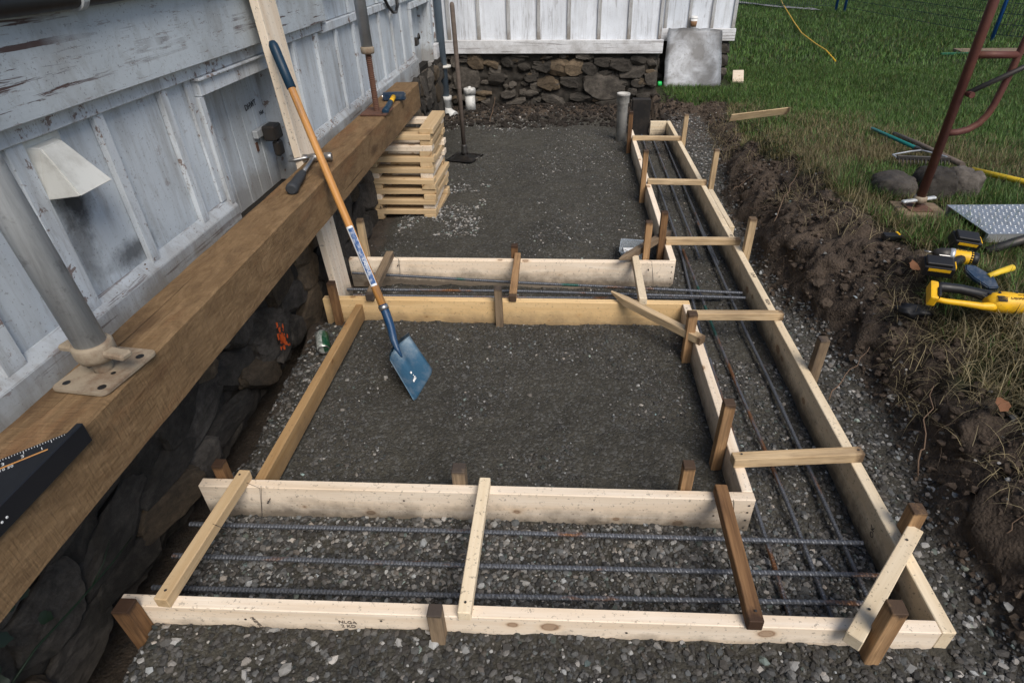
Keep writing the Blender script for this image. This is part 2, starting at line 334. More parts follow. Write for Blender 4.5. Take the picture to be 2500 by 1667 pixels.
# ------------------------------------------------------------------ object helpers
def link(name, mesh, mat=None, parent=None, mw=None):
    o = bpy.data.objects.new(name, mesh); col.objects.link(o)
    if mat is not None and mesh is not None:
        if len(mesh.materials) == 0: mesh.materials.append(mat)
    mw = mw if mw is not None else Matrix.Identity(4)
    if parent is not None:
        o.parent = parent; base = PW[parent.name]
        o.matrix_local = base.inverted() @ mw
    else:
        o.matrix_local = mw
    PW[o.name] = mw.copy()
    return o
PW = {}
def thing(name, label, cat, loc=(0, 0, 0), group=None, mw=None):
    o = bpy.data.objects.new(name, None); col.objects.link(o); o.empty_display_size = .1
    mw = mw if mw is not None else Matrix.Translation(Vector(loc)); o.matrix_local = mw; PW[o.name] = mw.copy()
    return tag(o, label, cat, group)
def tag(o, label=None, cat=None, group=None, kind=None):
    if label: o['label'] = label
    if cat: o['category'] = cat
    if group: o['group'] = group
    if kind: o['kind'] = kind
    return o
def frame(a, b, up=(0, 0, 1)):
    """matrix with local X from a to b, origin half way"""
    a = Vector(a); b = Vector(b); x = (b - a).normalized(); u = Vector(up)
    if abs(x.dot(u)) > .98: u = Vector((0, 1, 0))
    y = u.cross(x).normalized(); z = x.cross(y)
    m = Matrix((x, y, z)).transposed().to_4x4(); m.translation = (a + b) / 2
    return m
def bm_mesh(bm, name, smooth=False):
    me = bpy.data.meshes.new(name); bm.to_mesh(me); bm.free()
    if smooth:
        for p in me.polygons: p.use_smooth = True
    return me
def box_mesh(name, l, w, h, bevel=.002, jit=0.0, seg=1):
    bm = bmesh.new(); bmesh.ops.create_cube(bm, size=1)
    for v in bm.verts: v.co = Vector((v.co.x * l, v.co.y * w, v.co.z * h)) + Vector((random.uniform(-1, 1), random.uniform(-1, 1), random.uniform(-1, 1))) * jit
    if bevel: bmesh.ops.bevel(bm, geom=bm.edges[:], offset=bevel, segments=seg, affect='EDGES', profile=.7)
    return bm_mesh(bm, name)
def board(name, a, b, w, h, mat, parent=None, bevel=.0025, up=(0, 0, 1), jit=.0008):
    a = Vector(a); b = Vector(b)
    return link(name, box_mesh(name, (b - a).length, w, h, bevel, jit), M[mat], parent, frame(a, b, up))
def bx(name, x0, x1, y0, y1, z0, z1, mat, parent=None, bevel=.002):
    me = box_mesh(name, x1 - x0, y1 - y0, z1 - z0, bevel)
    return link(name, me, M[mat], parent, Matrix.Translation(((x0 + x1) / 2, (y0 + y1) / 2, (z0 + z1) / 2)))
def tube_mesh(name, pts, rad, seg=10, caps=True, smooth=True):
    """swept tube through world points; rad a number or a list"""
    pts = [Vector(p) for p in pts]; n = len(pts); rad = rad if isinstance(rad, (list, tuple)) else [rad] * n
    bm = bmesh.new(); rings = []; prev = None
    for i, p in enumerate(pts):
        d = (pts[min(i + 1, n - 1)] - pts[max(i - 1, 0)]).normalized()
        if prev is None: u = d.orthogonal().normalized()
        else: u = (prev - d * prev.dot(d)).normalized()
        prev = u; v = d.cross(u)
        rings.append([bm.verts.new(p + (u * math.cos(2 * math.pi * k / seg) + v * math.sin(2 * math.pi * k / seg)) * rad[i]) for k in range(seg)])
    for r0, r1 in zip(rings, rings[1:]):
        for k in range(seg): bm.faces.new((r0[k], r0[(k + 1) % seg], r1[(k + 1) % seg], r1[k]))
    if caps: bm.faces.new(rings[0][::-1]); bm.faces.new(rings[-1])
    me = bm_mesh(bm, name)
    if smooth:
        for p in me.polygons: p.use_smooth = len(p.vertices) == 4
    return me
def tube(name, pts, rad, mat, parent=None, seg=10):
    return link(name, tube_mesh(name, pts, rad, seg), M[mat], parent)
def lathe(name, prof, seg, mat, parent=None, mw=None, smooth=False):
    """profile of (r, z) turned about local Z"""
    bm = bmesh.new(); rings = [[bm.verts.new((r * math.cos(2 * math.pi * k / seg), r * math.sin(2 * math.pi * k / seg), z)) for k in range(seg)] for r, z in prof]
    for r0, r1 in zip(rings, rings[1:]):
        for k in range(seg): bm.faces.new((r0[k], r0[(k + 1) % seg], r1[(k + 1) % seg], r1[k]))
    bm.faces.new(rings[0][::-1]); bm.faces.new(rings[-1])
    me = bm_mesh(bm, name)
    for p in me.polygons: p.use_smooth = len(p.vertices) == 4 and smooth
    return link(name, me, M[mat], parent, mw)
def prism(name, outline, h, mat, parent=None, mw=None, bevel=.0, smooth=False):
    """flat outline in local XY pushed up by h along local Z"""
    bm = bmesh.new(); f = bm.faces.new([bm.verts.new((x, y, 0)) for x, y in outline])
    r = bmesh.ops.extrude_face_region(bm, geom=[f])
    bmesh.ops.translate(bm, verts=[v for v in r['geom'] if isinstance(v, bmesh.types.BMVert)], vec=(0, 0, h))
    bmesh.ops.recalc_face_normals(bm, faces=bm.faces[:])
    if bevel: bmesh.ops.bevel(bm, geom=bm.edges[:], offset=bevel, segments=2, affect='EDGES')
    return link(name, bm_mesh(bm, name, smooth), M[mat], parent, mw)
def text(name, s, size, mat, mw, parent=None, ext=.0006, shear=0.0):
    c = bpy.data.curves.new(name, 'FONT'); c.body = s; c.size = size; c.extrude = ext; c.shear = shear; c.align_x = 'CENTER'; c.align_y = 'CENTER'
    c.resolution_u = 2
    tmp = bpy.data.objects.new('tmp', c); me = bpy.data.meshes.new_from_object(tmp); me.name = name
    bpy.data.objects.remove(tmp); me.materials.clear()
    return link(name, me, M[mat], parent, mw)
def axes(x, y, o):
    x = Vector(x).normalized(); y = Vector(y); y = (y - x * y.dot(x)).normalized(); z = x.cross(y)
    m = Matrix((x, y, z)).transposed().to_4x4(); m.translation = Vector(o); return m
def np_mesh(name, V, F, mat, tint=None, smooth=False):
    """triangle mesh from numpy arrays, optional colour per vertex"""
    me = bpy.data.meshes.new(name); me.vertices.add(len(V)); me.vertices.foreach_set('co', V.astype(np.float32).ravel())
    k = F.shape[1]; me.loops.add(F.size); me.loops.foreach_set('vertex_index', F.astype(np.int32).ravel())
    me.polygons.add(len(F)); me.polygons.foreach_set('loop_start', np.arange(0, F.size, k, dtype=np.int32)); me.polygons.foreach_set('loop_total', np.full(len(F), k, dtype=np.int32))
    me.polygons.foreach_set('use_smooth', np.full(len(F), bool(smooth)))
    me.update(calc_edges=True)
    if tint is not None:
        a = me.color_attributes.new('tint', 'FLOAT_COLOR', 'POINT'); a.data.foreach_set('color', np.c_[tint, np.ones(len(V))].astype(np.float32).ravel())
    me.materials.append(mat); return me

# ------------------------------------------------------------------ noise and ground height
def _h(ix, iy, s):
    n = (ix.astype(np.int64) * 374761393 + iy.astype(np.int64) * 668265263 + s * 974711) & 0x7fffffff
    n = ((n ^ (n >> 13)) * 1274126177) & 0x7fffffff
    return ((n ^ (n >> 16)) & 0xffff) / 65535.0
def vn(x, y, s=0):
    ix = np.floor(x); iy = np.floor(y); fx = x - ix; fy = y - iy; fx = fx * fx * (3 - 2 * fx); fy = fy * fy * (3 - 2 * fy)
    a = _h(ix, iy, s); b = _h(ix + 1, iy, s); c = _h(ix, iy + 1, s); d = _h(ix + 1, iy + 1, s)
    return a + (b - a) * fx + (c - a) * fy + (a - b - c + d) * fx * fy
def fbm(x, y, s=0, o=4, g=.5):
    r = 0; a = 1; t = 0
    for i in range(o): r = r + a * vn(x * 2 ** i, y * 2 ** i, s + i * 17); t += a; a *= g
    return r / t
def ss(a, b, x):
    t = np.clip((x - a) / (b - a), 0, 1); return t * t * (3 - 2 * t)
TOE = ([-2, 1.2, 1.9, 2.45, 2.8, 3.35, 4.5, 5.9, 6.6, 7.4], [1.30, 1.30, 1.35, 1.33, 1.24, 1.20, 1.27, 1.44, 1.50, 1.52])
GRS = ([-2, 1.0, 1.4, 1.9, 2.3, 2.6, 2.9, 3.15, 3.8, 5.3, 6.3, 7.0, 7.6], [1.66, 1.62, 1.57, 1.54, 1.58, 1.72, 1.72, 1.62, 1.62, 1.55, 1.66, 1.80, 1.80])
def lawn_z(y): return .5 - .3 * ss(3.2, 7.6, y)
def bank_d(x, y):
    w = (fbm(x * 3, y * 3, 5, 3) - .5) * .16
    d1 = x - np.interp(y, *TOE)
    d2 = np.where(x > 1.02, y - 6.98, -1.0)
    return np.maximum(d1, d2) + w
def masks(x, y):
    d = bank_d(x, y)
    g = x - np.interp(y, *GRS) + (fbm(x * 5, y * 5, 31, 4) - .5) * .22
    g2 = np.where(x > 1.12, y - 7.22 + (fbm(x * 5, y * 5, 41, 3) - .5) * .2, -1.)
    lawn = ss(-.03, .06, np.maximum(g, g2))
    soil = ss(-.06, .05, d)
    # dark earth at the foot of the back wall and beside the stone wall
    soil = np.maximum(soil, ss(6.75, 7.25, y + (fbm(x * 2, y * 2, 61, 3) - .5) * .8) * (x < 1.3))
    soil = np.maximum(soil, .8 * ss(-1.2, -1.32, x + (fbm(x * 4, y * 4, 71, 3) - .5) * .1) * (y < 6))
    soil = np.maximum(soil, .75 * ss(.3, .8, x - .25 + (fbm(x * 2, y * 2, 66, 3) - .5) * .5) * ss(5.6, 6.2, y))
    return d, lawn, soil
def ground_z(x, y):
    x = np.asarray(x, float); y = np.asarray(y, float)
    z = np.full(np.broadcast(x, y).shape, .035)
    pit = .035 * np.ones_like(z)
    pit = np.where((x > -1.3) & (x < .65) & (y > 1.40) & (y < 2.71), .045, pit)
    pit = np.where((y > .95) & (y < 1.40) & (x < 1.08), .032, pit)
    pit = np.where((y > 2.71) & (y < 3.18) & (x < .65), .010, pit)
    pit = np.where((x > .65) & (x < 1.078) & (y < 6.44), .024, pit)
    pit = np.where(x >= 1.078, .105, pit)
    pit = np.where((y <= .95) & (x > -1.35), .10, pit)
    pit = pit + .06 * ss(6.9, 7.5, y) * (x < 1.0) - .03 * ss(-1.12, -1.3, x) * (y > .5)
    pit = pit + .025 * np.exp(-((x - .1 * np.sin(y) - .15) ** 2) / .06) * ss(5.2, 6.2, y) * (y < 7.2)
    ed = -1.235 - .10 * np.clip(y - 1.0, -1.5, 2.0) + (fbm(x * 4, y * 4, 151, 3) - .5) * .10
    pit = pit - .30 * ss(.03, -.10, x - ed) * (1 - ss(2.6, 3.1, y))
    d = bank_d(x, y); lz = lawn_z(y)
    st = (fbm(x * 2.1, y * 2.1, 45, 3) - .5) * .5
    prof = (.62 + st * .5) * ss(-.05, .17, d) + (.38 - st * .5) * ss(.14 + st * .15, .42, d)
    base = pit + (lz - pit) * prof
    rough = (fbm(x * 9, y * 9, 3, 4, .6) - .5)
    b = ss(-.05, .05, d) * (1 - ss(.35, .6, d))
    base = base + rough * (.030 + .10 * b) + (fbm(x * 3.1, y * 3.1, 83, 2) - .5) * .030 + (.5 - np.abs(fbm(x * 6 + 3, y * 6, 29, 4, .6) - .5) * 2 - .28) * .06 * b + (fbm(x * 1.3, y * 1.3, 9, 2) - .5) * .02 * (x < 1.1) + (fbm(x * 28, y * 28, 13, 3, .65) - .5) * (.012 + .028 * b)
    far = ss(.6, 1.2, d) * (fbm(x * .8, y * .8, 19, 3) - .5) * .06
    return base + far
def gz(x, y): return float(ground_z(np.array([x]), np.array([y]))[0])

def make_ground():
    def lines(lo, hi, st, far):
        a = list(np.arange(lo, hi + 1e-6, st)); s = st
        while a[-1] < far: s *= 1.16; a.append(a[-1] + s)
        s = st
        while a[0] > -far * .5: s *= 1.16; a.insert(0, a[0] - s)
        return np.array(a)
    xs = lines(-1.6, 2.5, .0145, 110); ys = lines(.35, 7.8, .0165, 150)
    X, Y = np.meshgrid(xs, ys); Z = ground_z(X, Y); d, lawn, soil = masks(X, Y)
    b = ss(-.02, .05, d) * (1 - ss(.30, .5, d)) * (X > 1.05)      # crumbling face: push the steep bank in and out
    sx = (fbm(Y * 7, Z * 9, 301, 5, .62) - .5) * .16 * b; sy = (fbm(Y * 9 + 7, Z * 11, 311, 4, .6) - .5) * .10 * b
    nx, ny = len(xs), len(ys); V = np.c_[(X + sx).ravel(), (Y + sy).ravel(), Z.ravel()]
    i = (np.arange(ny - 1)[:, None] * nx + np.arange(nx - 1)[None, :]).ravel(); F = np.c_[i, i + 1, i + nx + 1, i + nx]
    me = np_mesh('ground', V, F, M['ground'], None, True)
    for nm, a in (('lawn', lawn), ('soil', soil)):
        at = me.attributes.new(nm, 'FLOAT', 'POINT'); at.data.foreach_set('value', a.ravel().astype(np.float32))
    o = link('ground', me); tag(o, 'excavated pit floor of dark gravel with muddy bank rising to lawn', kind='structure')
make_ground()

ICO_V = None
def ico(sub):
    bm = bmesh.new(); bmesh.ops.create_icosphere(bm, subdivisions=sub, radius=1); bm.verts.ensure_lookup_table()
    V = np.array([v.co[:] for v in bm.verts]); F = np.array([[v.index for v in f.verts] for f in bm.faces]); bm.free(); return V, F
def scatter_lumps(name, P, S, tint, mat, label, sub=1, flat=.65, jit=.32, sink=.25, cat=None):
    """many small angular stones as one mesh: P base points, S radii"""
    V0, F0 = ico(sub); n = len(P); m = len(V0)
    A = rng.normal(size=(n, 4)); A /= np.linalg.norm(A, axis=1)[:, None]; w, x, y, z = A.T
    Rm = np.stack([1 - 2 * (y * y + z * z), 2 * (x * y - z * w), 2 * (x * z + y * w), 2 * (x * y + z * w), 1 - 2 * (x * x + z * z), 2 * (y * z - x * w), 2 * (x * z - y * w), 2 * (y * z + x * w), 1 - 2 * (x * x + y * y)], 1).reshape(n, 3, 3)
    sc = rng.uniform(.55, 1.25, (n, 1, 3)); V = V0[None] * sc * (1 + rng.uniform(-jit, jit, (n, m, 1)))
    V = np.einsum('nij,nmj->nmi', Rm, V) * S[:, None, None]; V[:, :, 2] *= flat
    V = V + P[:, None, :]; V[:, :, 2] += (S * flat * (1 - 2 * sink) * .5)[:, None]
    F = (F0[None] + (np.arange(n) * m)[:, None, None]).reshape(-1, 3)
    T = np.repeat(tint, m, axis=0)
    o = link(name, np_mesh(name, V.reshape(-1, 3), F, mat, T)); return tag(o, label, None, None, 'stuff')
def zone(n, x0, x1, y0, y1, keep=None):
    x = rng.uniform(x0, x1, n); y = rng.uniform(y0, y1, n)
    if keep is not None:
        k = keep(x, y); x, y = x[k], y[k]
    return x, y
def grey_tint(n, lightfrac=.08, lo=.026, hi=.105):
    v = lo + (hi - lo) * rng.random(n) ** 1.6; li = rng.random(n) < lightfrac; v[li] = rng.uniform(.13, .42, li.sum()) * rng.uniform(.7, 1, li.sum())
    h = rng.normal(0, .05, n); t = np.c_[v * (1.03 + h), v, v * (.95 - h * .8)]
    g = rng.random(n) < .05; t[g] *= np.array([.8, 1.0, .95]); return t
def gravel():
    PX, PY, SS, TT = [], [], [], []
    def add(n, x0, x1, y0, y1, smin, smax, lf, keep=None, lo=.026, hi=.105):
        x, y = zone(n, x0, x1, y0, y1, keep); s = smin + (smax - smin) * rng.random(len(x)) ** 2.2
        PX.append(x); PY.append(y); SS.append(s); TT.append(grey_tint(len(x), lf, lo, hi))
    cl = lambda th, s, f=2.2: (lambda x, y: fbm(x * f, y * f, s, 3) > th)
    inpit = lambda x, y: bank_d(x, y) < .03
    add(12000, -1.2, 1.05, .97, 1.38, .0035, .0125, .16, None, .026, .150)
    add(900, -1.2, 1.05, .97, 1.38, .009, .0160, .42, cl(.48, 91, 3))
    add(11000, -1.25, 1.7, .25, .93, .0040, .0135, .10, None, .022, .105)
    add(400, -1.2, 1.7, .25, .93, .009, .018, .40)
    add(4500, -1.05, .63, 1.42, 2.69, .0016, .0048, .03)
    edge = lambda x, y: (fbm(x * 2.4, y * 2.4, 101, 3) + .30 * np.exp(-np.minimum(np.minimum(x + 1.06, .63 - x), np.minimum(y - 1.42, 2.69 - y)) / .12)) > .56
    add(8000, -1.05, .63, 1.42, 2.69, .0028, .0090, .05, edge)
    add(700, -1.05, .63, 1.42, 2.69, .004, .0110, .14, edge)
    add(40, -1.05, .63, 1.42, 2.69, .005, .0110, .8)
    add(2200, -1.32, -1.08, 1.0, 2.7, .004, .0125, .16, None, .028, .14)
    add(3600, -1.25, .63, 2.73, 3.16, .003, .0095, .05)
    add(5200, .68, 1.05, 1.0, 6.4, .003, .0105, .07, cl(.44, 171, 2.5))
    add(2600, .68, 1.05, 1.0, 2.4, .0035, .0115, .14, None, .026, .125)
    add(8500, 1.1, 1.5, .3, 7.0, .0045, .0135, .18, inpit, .030, .150)
    add(600, 1.15, 1.5, .5, 3.2, .007, .0150, .50, inpit)
    add(5000, -1.35, .62, 3.22, 6.9, .0025, .0070, .05)
    add(11000, -1.2, .62, 3.25, 7.2, .0030, .0090, .12, cl(.53, 131, 1.5))
    add(4000, -.2, .62, 3.3, 6.6, .0030, .0095, .20, cl(.50, 137, 2.0))
    add(1900, -1.2, -.6, 3.85, 4.9, .005, .0135, .65, cl(.45, 141, 4))
    add(900, -1.35, .3, 6.6, 7.5, .005, .014, .45, cl(.5, 147, 2))
    x = np.concatenate(PX); y = np.concatenate(PY); s = np.concatenate(SS); t = np.concatenate(TT); z = ground_z(x, y)
    scatter_lumps('gravel', np.c_[x, y, z], s, t, M['gravel'], 'loose grey crushed gravel strewn over the pit floor')
gravel()
def clods():
    x, y = zone(15000, 1.1, 2.1, .3, 7.6, lambda x, y: (bank_d(x, y) > -.03) & (bank_d(x, y) < .42) & (masks(x, y)[1] < .6))
    s = .003 + .017 * rng.random(len(x)) ** 3.4; z = ground_z(x, y); v = rng.uniform(.5, 1.25, len(x))[:, None]
    scatter_lumps('soil_clods', np.c_[x, y, z], s, np.array([[.085, .063, .047]]) * v, M['clod'], 'crumbling dark brown soil clods on the cut bank', 1, .75, .35, .5)
    x, y = zone(150, 1.15, 1.9, .4, 7.0, lambda x, y: (bank_d(x, y) > .02) & (bank_d(x, y) < .38) & (masks(x, y)[1] < .5)); s = rng.uniform(.012, .034, len(x)); z = ground_z(x, y)
    scatter_lumps('soil_lumps', np.c_[x, y, z], s, np.array([[.080, .060, .045]]) * rng.uniform(.6, 1.15, (len(x), 1)), M['clod'], 'larger dark lumps of earth on the cut bank', 3, .6, .12, .75)
    x, y = zone(520, 1.15, 1.9, .5, 6.8, lambda x, y: (bank_d(x, y) > 0) & (bank_d(x, y) < .45)); s = rng.uniform(.004, .012, len(x)); z = ground_z(x, y)
    scatter_lumps('bank_pebbles', np.c_[x, y, z + .003], s, grey_tint(len(x), .45, .05, .14), M['gravel'], 'pale pebbles stuck in the soil bank')
    x, y = zone(2600, -1.5, 1.3, 6.75, 7.62, lambda x, y: (x < .6) | (y > 6.6)); s = .006 + .03 * rng.random(len(x)) ** 3; z = ground_z(x, y)
    scatter_lumps('wall_foot_soil', np.c_[x, y, z], s, np.array([[.026, .021, .018]]) * rng.uniform(.5, 1.3, len(x))[:, None], M['clod'], 'dark loose soil along the foot of the back wall', 1, .8, .25, .3)
clods()
def blades(name, x, y, h, w, tint, label, lean=.5, seg=3, mat='grass', z=None, curl=.6):
    n = len(x); z = ground_z(x, y) if z is None else z; a = rng.uniform(0, 2 * np.pi, n); L = lean * rng.uniform(.2, 1.4, n)
    dx, dy = np.cos(a), np.sin(a); px, py = -dy, dx; V = np.zeros((n, seg * 2 + 1, 3)); T = np.zeros((n, seg * 2 + 1, 3))
    for k in range(seg + 1):
        f = k / seg; th = L * (.5 + curl * f); r = h * f
        cx = x + dx * np.sin(th) * r; cy = y + dy * np.sin(th) * r; cz = z - .004 + np.cos(th) * r; ww = w * (1 - f ** 1.6) * .5
        if k < seg:
            V[:, 2 * k] = np.c_[cx - px * ww, cy - py * ww, cz]; V[:, 2 * k + 1] = np.c_[cx + px * ww, cy + py * ww, cz]
            T[:, 2 * k] = T[:, 2 * k + 1] = tint
        else: V[:, 2 * seg] = np.c_[cx, cy, cz]; T[:, 2 * seg] = tint
    q = []
    for k in range(seg - 1): q += [[2 * k, 2 * k + 1, 2 * k + 3], [2 * k, 2 * k + 3, 2 * k + 2]]
    q.append([2 * seg - 2, 2 * seg - 1, 2 * seg]); q = np.array(q)
    F = (q[None] + (np.arange(n) * (2 * seg + 1))[:, None, None]).reshape(-1, 3)
    o = link(name, np_mesh(name, V.reshape(-1, 3), F, M[mat], T.reshape(-1, 3), True)); return tag(o, label, None, None, 'stuff')
def green(n, x, y, dry=None):
    base = np.array([[.076, .142, .032]]) * (.35 + 1.25 * rng.random((n, 1)) ** 1.3) * (.75 + .6 * fbm(x * 1.2, y * 1.2, 7, 3))[:, None]
    yel = np.array([[.115, .120, .030]]); k = (rng.random(n) < .10)[:, None]; base = np.where(k, yel * rng.uniform(.6, 1.2, (n, 1)), base)
    if dry is not None:
        d = (rng.random(n) < dry)[:, None]; base = np.where(d, np.array([[.23, .19, .095]]) * rng.uniform(.35, 1.2, (n, 1)), base)
    return base
def inview(x, y):     # keeps blades near the part of the yard that the lens takes in
    return (x < .75 * y + 1.55) & (x > -.2)
def grass():
    def keep(x, y):
        m = masks(x, y)[1] > .45
        m &= ~((np.abs(x - 1.955) < .16) & (np.abs(y - 3.17) < .15)); m &= ~((y > 8.0) & (x < 2.12)) & ~((x > 1.2) & (x < 2.02) & (y > 8.02)) & inview(x, y)
        return m
    def dryness(x, y):
        g = np.maximum(x - np.interp(y, *GRS), 0); near = np.exp(-g / .35) * (y < 7.0)
        patch = ss(.30, .58, fbm(x * 1.6, y * 1.6, 88, 3)) * .85 * (1 - ss(4.6, 8.2, y)) * (1 - ss(2.3, 4.2, x))
        return np.clip(.72 * near + patch, .03, .9)
    x, y = zone(150000, 1.4, 4.6, .9, 4.6, keep); h = rng.uniform(.025, .085, len(x)) * (.6 + .9 * fbm(x * 2, y * 2, 57, 3))
    blades('lawn_grass', x, y, h, rng.uniform(.0030, .0058, len(x)), green(len(x), x, y, dryness(x, y)), 'uneven green and straw coloured lawn grass beside the pit', .9)
    x, y = zone(190000, 1.2, 7.5, 4.6, 9.5, keep); h = rng.uniform(.035, .090, len(x))
    blades('lawn_grass', x, y, h, rng.uniform(.004, .0078, len(x)), green(len(x), x, y, dryness(x, y) * .8), 'green lawn grass beyond the pit and beside the house corner', .8)
    x, y = zone(150000, 2.0, 15, 9.5, 22, keep); h = rng.uniform(.05, .11, len(x))
    blades('lawn_grass', x, y, h, rng.uniform(.009, .018, len(x)), green(len(x), x, y), 'green lawn grass around the mesh fence', .8, 2)
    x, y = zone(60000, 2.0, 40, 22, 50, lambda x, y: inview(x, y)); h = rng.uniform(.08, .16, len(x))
    blades('lawn_grass', x, y, h, rng.uniform(.02, .045, len(x)), green(len(x), x, y) * np.array([[1.7, 1.5, 1.1]]), 'lawn grass past the fence with sunlight painted into its colour', .8, 2)  # blade tint brightened and yellowed to stand in for sunlight on the far lawn
    # lush tufts round the tools and the tread plate
    x, y = zone(9000, 1.62, 2.7, 2.2, 3.6, lambda x, y: (fbm(x * 4, y * 4, 77, 2) > .45) & (masks(x, y)[1] > .5) & ~((np.abs(x - 1.955) < .16) & (np.abs(y - 3.17) < .15))); h = rng.uniform(.06, .13, len(x))
    blades('tall_grass', x, y, h, rng.uniform(.003, .0055, len(x)), green(len(x), x, y, .08), 'taller lush green grass around the power tools', .8)
    # dry straw hanging over the edge
    x, y = zone(7000, 1.38, 2.0, .9, 7.0, lambda x, y: (np.abs(x - np.interp(y, *GRS)) < .10 * (1 + 1.6 * fbm(x * 3, y * 3, 97, 2))) & (fbm(x * 4, y * 4, 111, 2) > .45)); h = rng.uniform(.06, .19, len(x))
    tn = np.array([[.40, .33, .19]]) * rng.uniform(.3, 1.15, (len(x), 1))
    blades('dry_straw', x, y, h, rng.uniform(.0016, .003, len(x)), tn, 'dry straw coloured grass hanging over the edge of the cut bank', 1.5, 4, curl=.9)
    x, y = zone(2600, 1.4, 1.85, 1.05, 2.15, lambda x, y: (masks(x, y)[1] > .2)); h = rng.uniform(.08, .20, len(x))
    blades('dry_straw', x, y, h, rng.uniform(.0016, .003, len(x)), np.array([[.46, .39, .23]]) * rng.uniform(.3, 1.15, (len(x), 1)), 'thick mat of dry straw below the yellow saw', 1.35, 4, curl=.9)
grass()
def fine_roots():
    x, y = zone(2400, 1.15, 1.85, .5, 6.9, lambda x, y: (bank_d(x, y) > .03) & (bank_d(x, y) < .40) & (masks(x, y)[1] < .5)); h = rng.uniform(.03, .13, len(x))
    blades('fine_roots', x, y, h, rng.uniform(.0009, .0018, len(x)), np.array([[.21, .15, .10]]) * rng.uniform(.35, 1.1, (len(x), 1)), 'fine pale roots and straw stuck in the soil bank', 1.5, 5, curl=.9)
fine_roots()

# ------------------------------------------------------------------ the house
house = thing('house', 'old white board and batten house on a rubble stone foundation', 'house', (-1.6, 4, 0))
WX = -1.47
bx('wall_core', -2.2, -1.62, -1.0, 8.6, .66, 3.3, 'panel', house, 0)
bx('wall_core', -2.2, 1.07, 7.64, 9.0, .66, 3.3, 'panel', house, 0)
bx('wall_core', 1.08, 2.08, 8.56, 11.5, .66, 3.3, 'panel', house, 0)
def left_panels(edges, z0, z1, name='siding_board'):
    for a, b in zip(edges, edges[1:]):
        bx(name, WX - .02 - random.uniform(0, .003), WX + random.uniform(-.001, .001), a + .0015, b - .0015, z0, z1, 'panel', house, .001)
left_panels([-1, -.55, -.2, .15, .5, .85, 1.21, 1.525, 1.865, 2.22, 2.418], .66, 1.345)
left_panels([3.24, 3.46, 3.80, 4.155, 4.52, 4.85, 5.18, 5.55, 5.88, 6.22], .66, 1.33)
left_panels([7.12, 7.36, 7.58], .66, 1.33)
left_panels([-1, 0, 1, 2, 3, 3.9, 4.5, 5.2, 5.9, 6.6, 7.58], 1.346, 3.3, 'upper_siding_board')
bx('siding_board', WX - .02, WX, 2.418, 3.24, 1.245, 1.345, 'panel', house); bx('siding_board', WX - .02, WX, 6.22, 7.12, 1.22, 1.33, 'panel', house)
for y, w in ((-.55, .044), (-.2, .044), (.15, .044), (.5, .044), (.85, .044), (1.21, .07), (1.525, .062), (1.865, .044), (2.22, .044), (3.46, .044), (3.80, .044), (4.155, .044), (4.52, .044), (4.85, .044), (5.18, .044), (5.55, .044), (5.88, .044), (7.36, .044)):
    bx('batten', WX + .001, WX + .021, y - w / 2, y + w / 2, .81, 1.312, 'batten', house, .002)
# upper battens, the long fascia band and the trim below it
bx('fascia_board', WX + .001, -1.405, -1, 3.885, 1.362, 1.612, 'band', house, .004)
bx('trim_board', WX + .001, WX + .03, -1, 3.885, 1.313, 1.360, 'batten', house, .003)
bx('corner_trim', WX + .001, -1.43, 3.888, 3.952, 1.347, 2.4, 'batten', house, .003)
bx('trim_board', WX + .001, WX + .032, 3.888, 7.56, 1.298, 1.345, 'batten', house, .003)
for y in (4.5, 5.2, 5.9, 6.6): bx('batten', WX + .001, WX + .021, y - .022, y + .022, 1.35, 2.6, 'batten', house)
bx('header_board', WX - .05, WX + .030, 2.44, 3.27, 1.243, 1.300, 'batten', house, .003)
bx('drip_ledge', WX, WX + .045, 2.43, 3.28, 1.301, 1.3115, 'batten', house, .002)
def skirting(y0, y1):
    prism('skirting_board', [(0, .655), (.034, .655), (.034, .792), (.004, .83), (0, .83)], y1 - y0, 'skirt', house, axes((1, 0, 0), (0, 0, 1), (WX + .001, y1, 0)), .002)
skirting(-1, 2.456); skirting(3.245, 6.30)
def hatch(y0, y1, z0, z1, n, xd):
    h = bx('hatch_door', xd - .02, xd - .006, y0 + .004, y1 - .004, z0, z1, 'panel', house, 0)
    w = (y1 - y0) / n
    for k in range(n): bx('door_board', xd - .006, xd + random.uniform(0, .003), y0 + k * w + .002, y0 + (k + 1) * w - .002, z0 + .004, z1 - .004, 'panel', h, .003)
    bx('jamb', xd - .02, WX + .026, y0 - .036, y0, z0, z1, 'batten', house, .002)
    bx('jamb', xd - .02, WX + .026, y1, y1 + .036, z0, z1, 'batten', house, .002)
    return h
h1 = hatch(2.46, 3.20, .62, 1.242, 6, -1.575)
bx('inner_batten', WX + .001, WX + .012, 2.38, 2.423, .83, 1.312, 'batten', house, .002)
text('lettering', 'DHWT', .040, 'ink', axes((0, 1, .05), (0, 0, 1), (-1.5705, 3.06, 1.075)), h1)
text('lettering', 'Hut', .03, 'ink', axes((0, 1, .1), (0, 0, 1), (-1.5705, 3.155, 1.02)), h1)
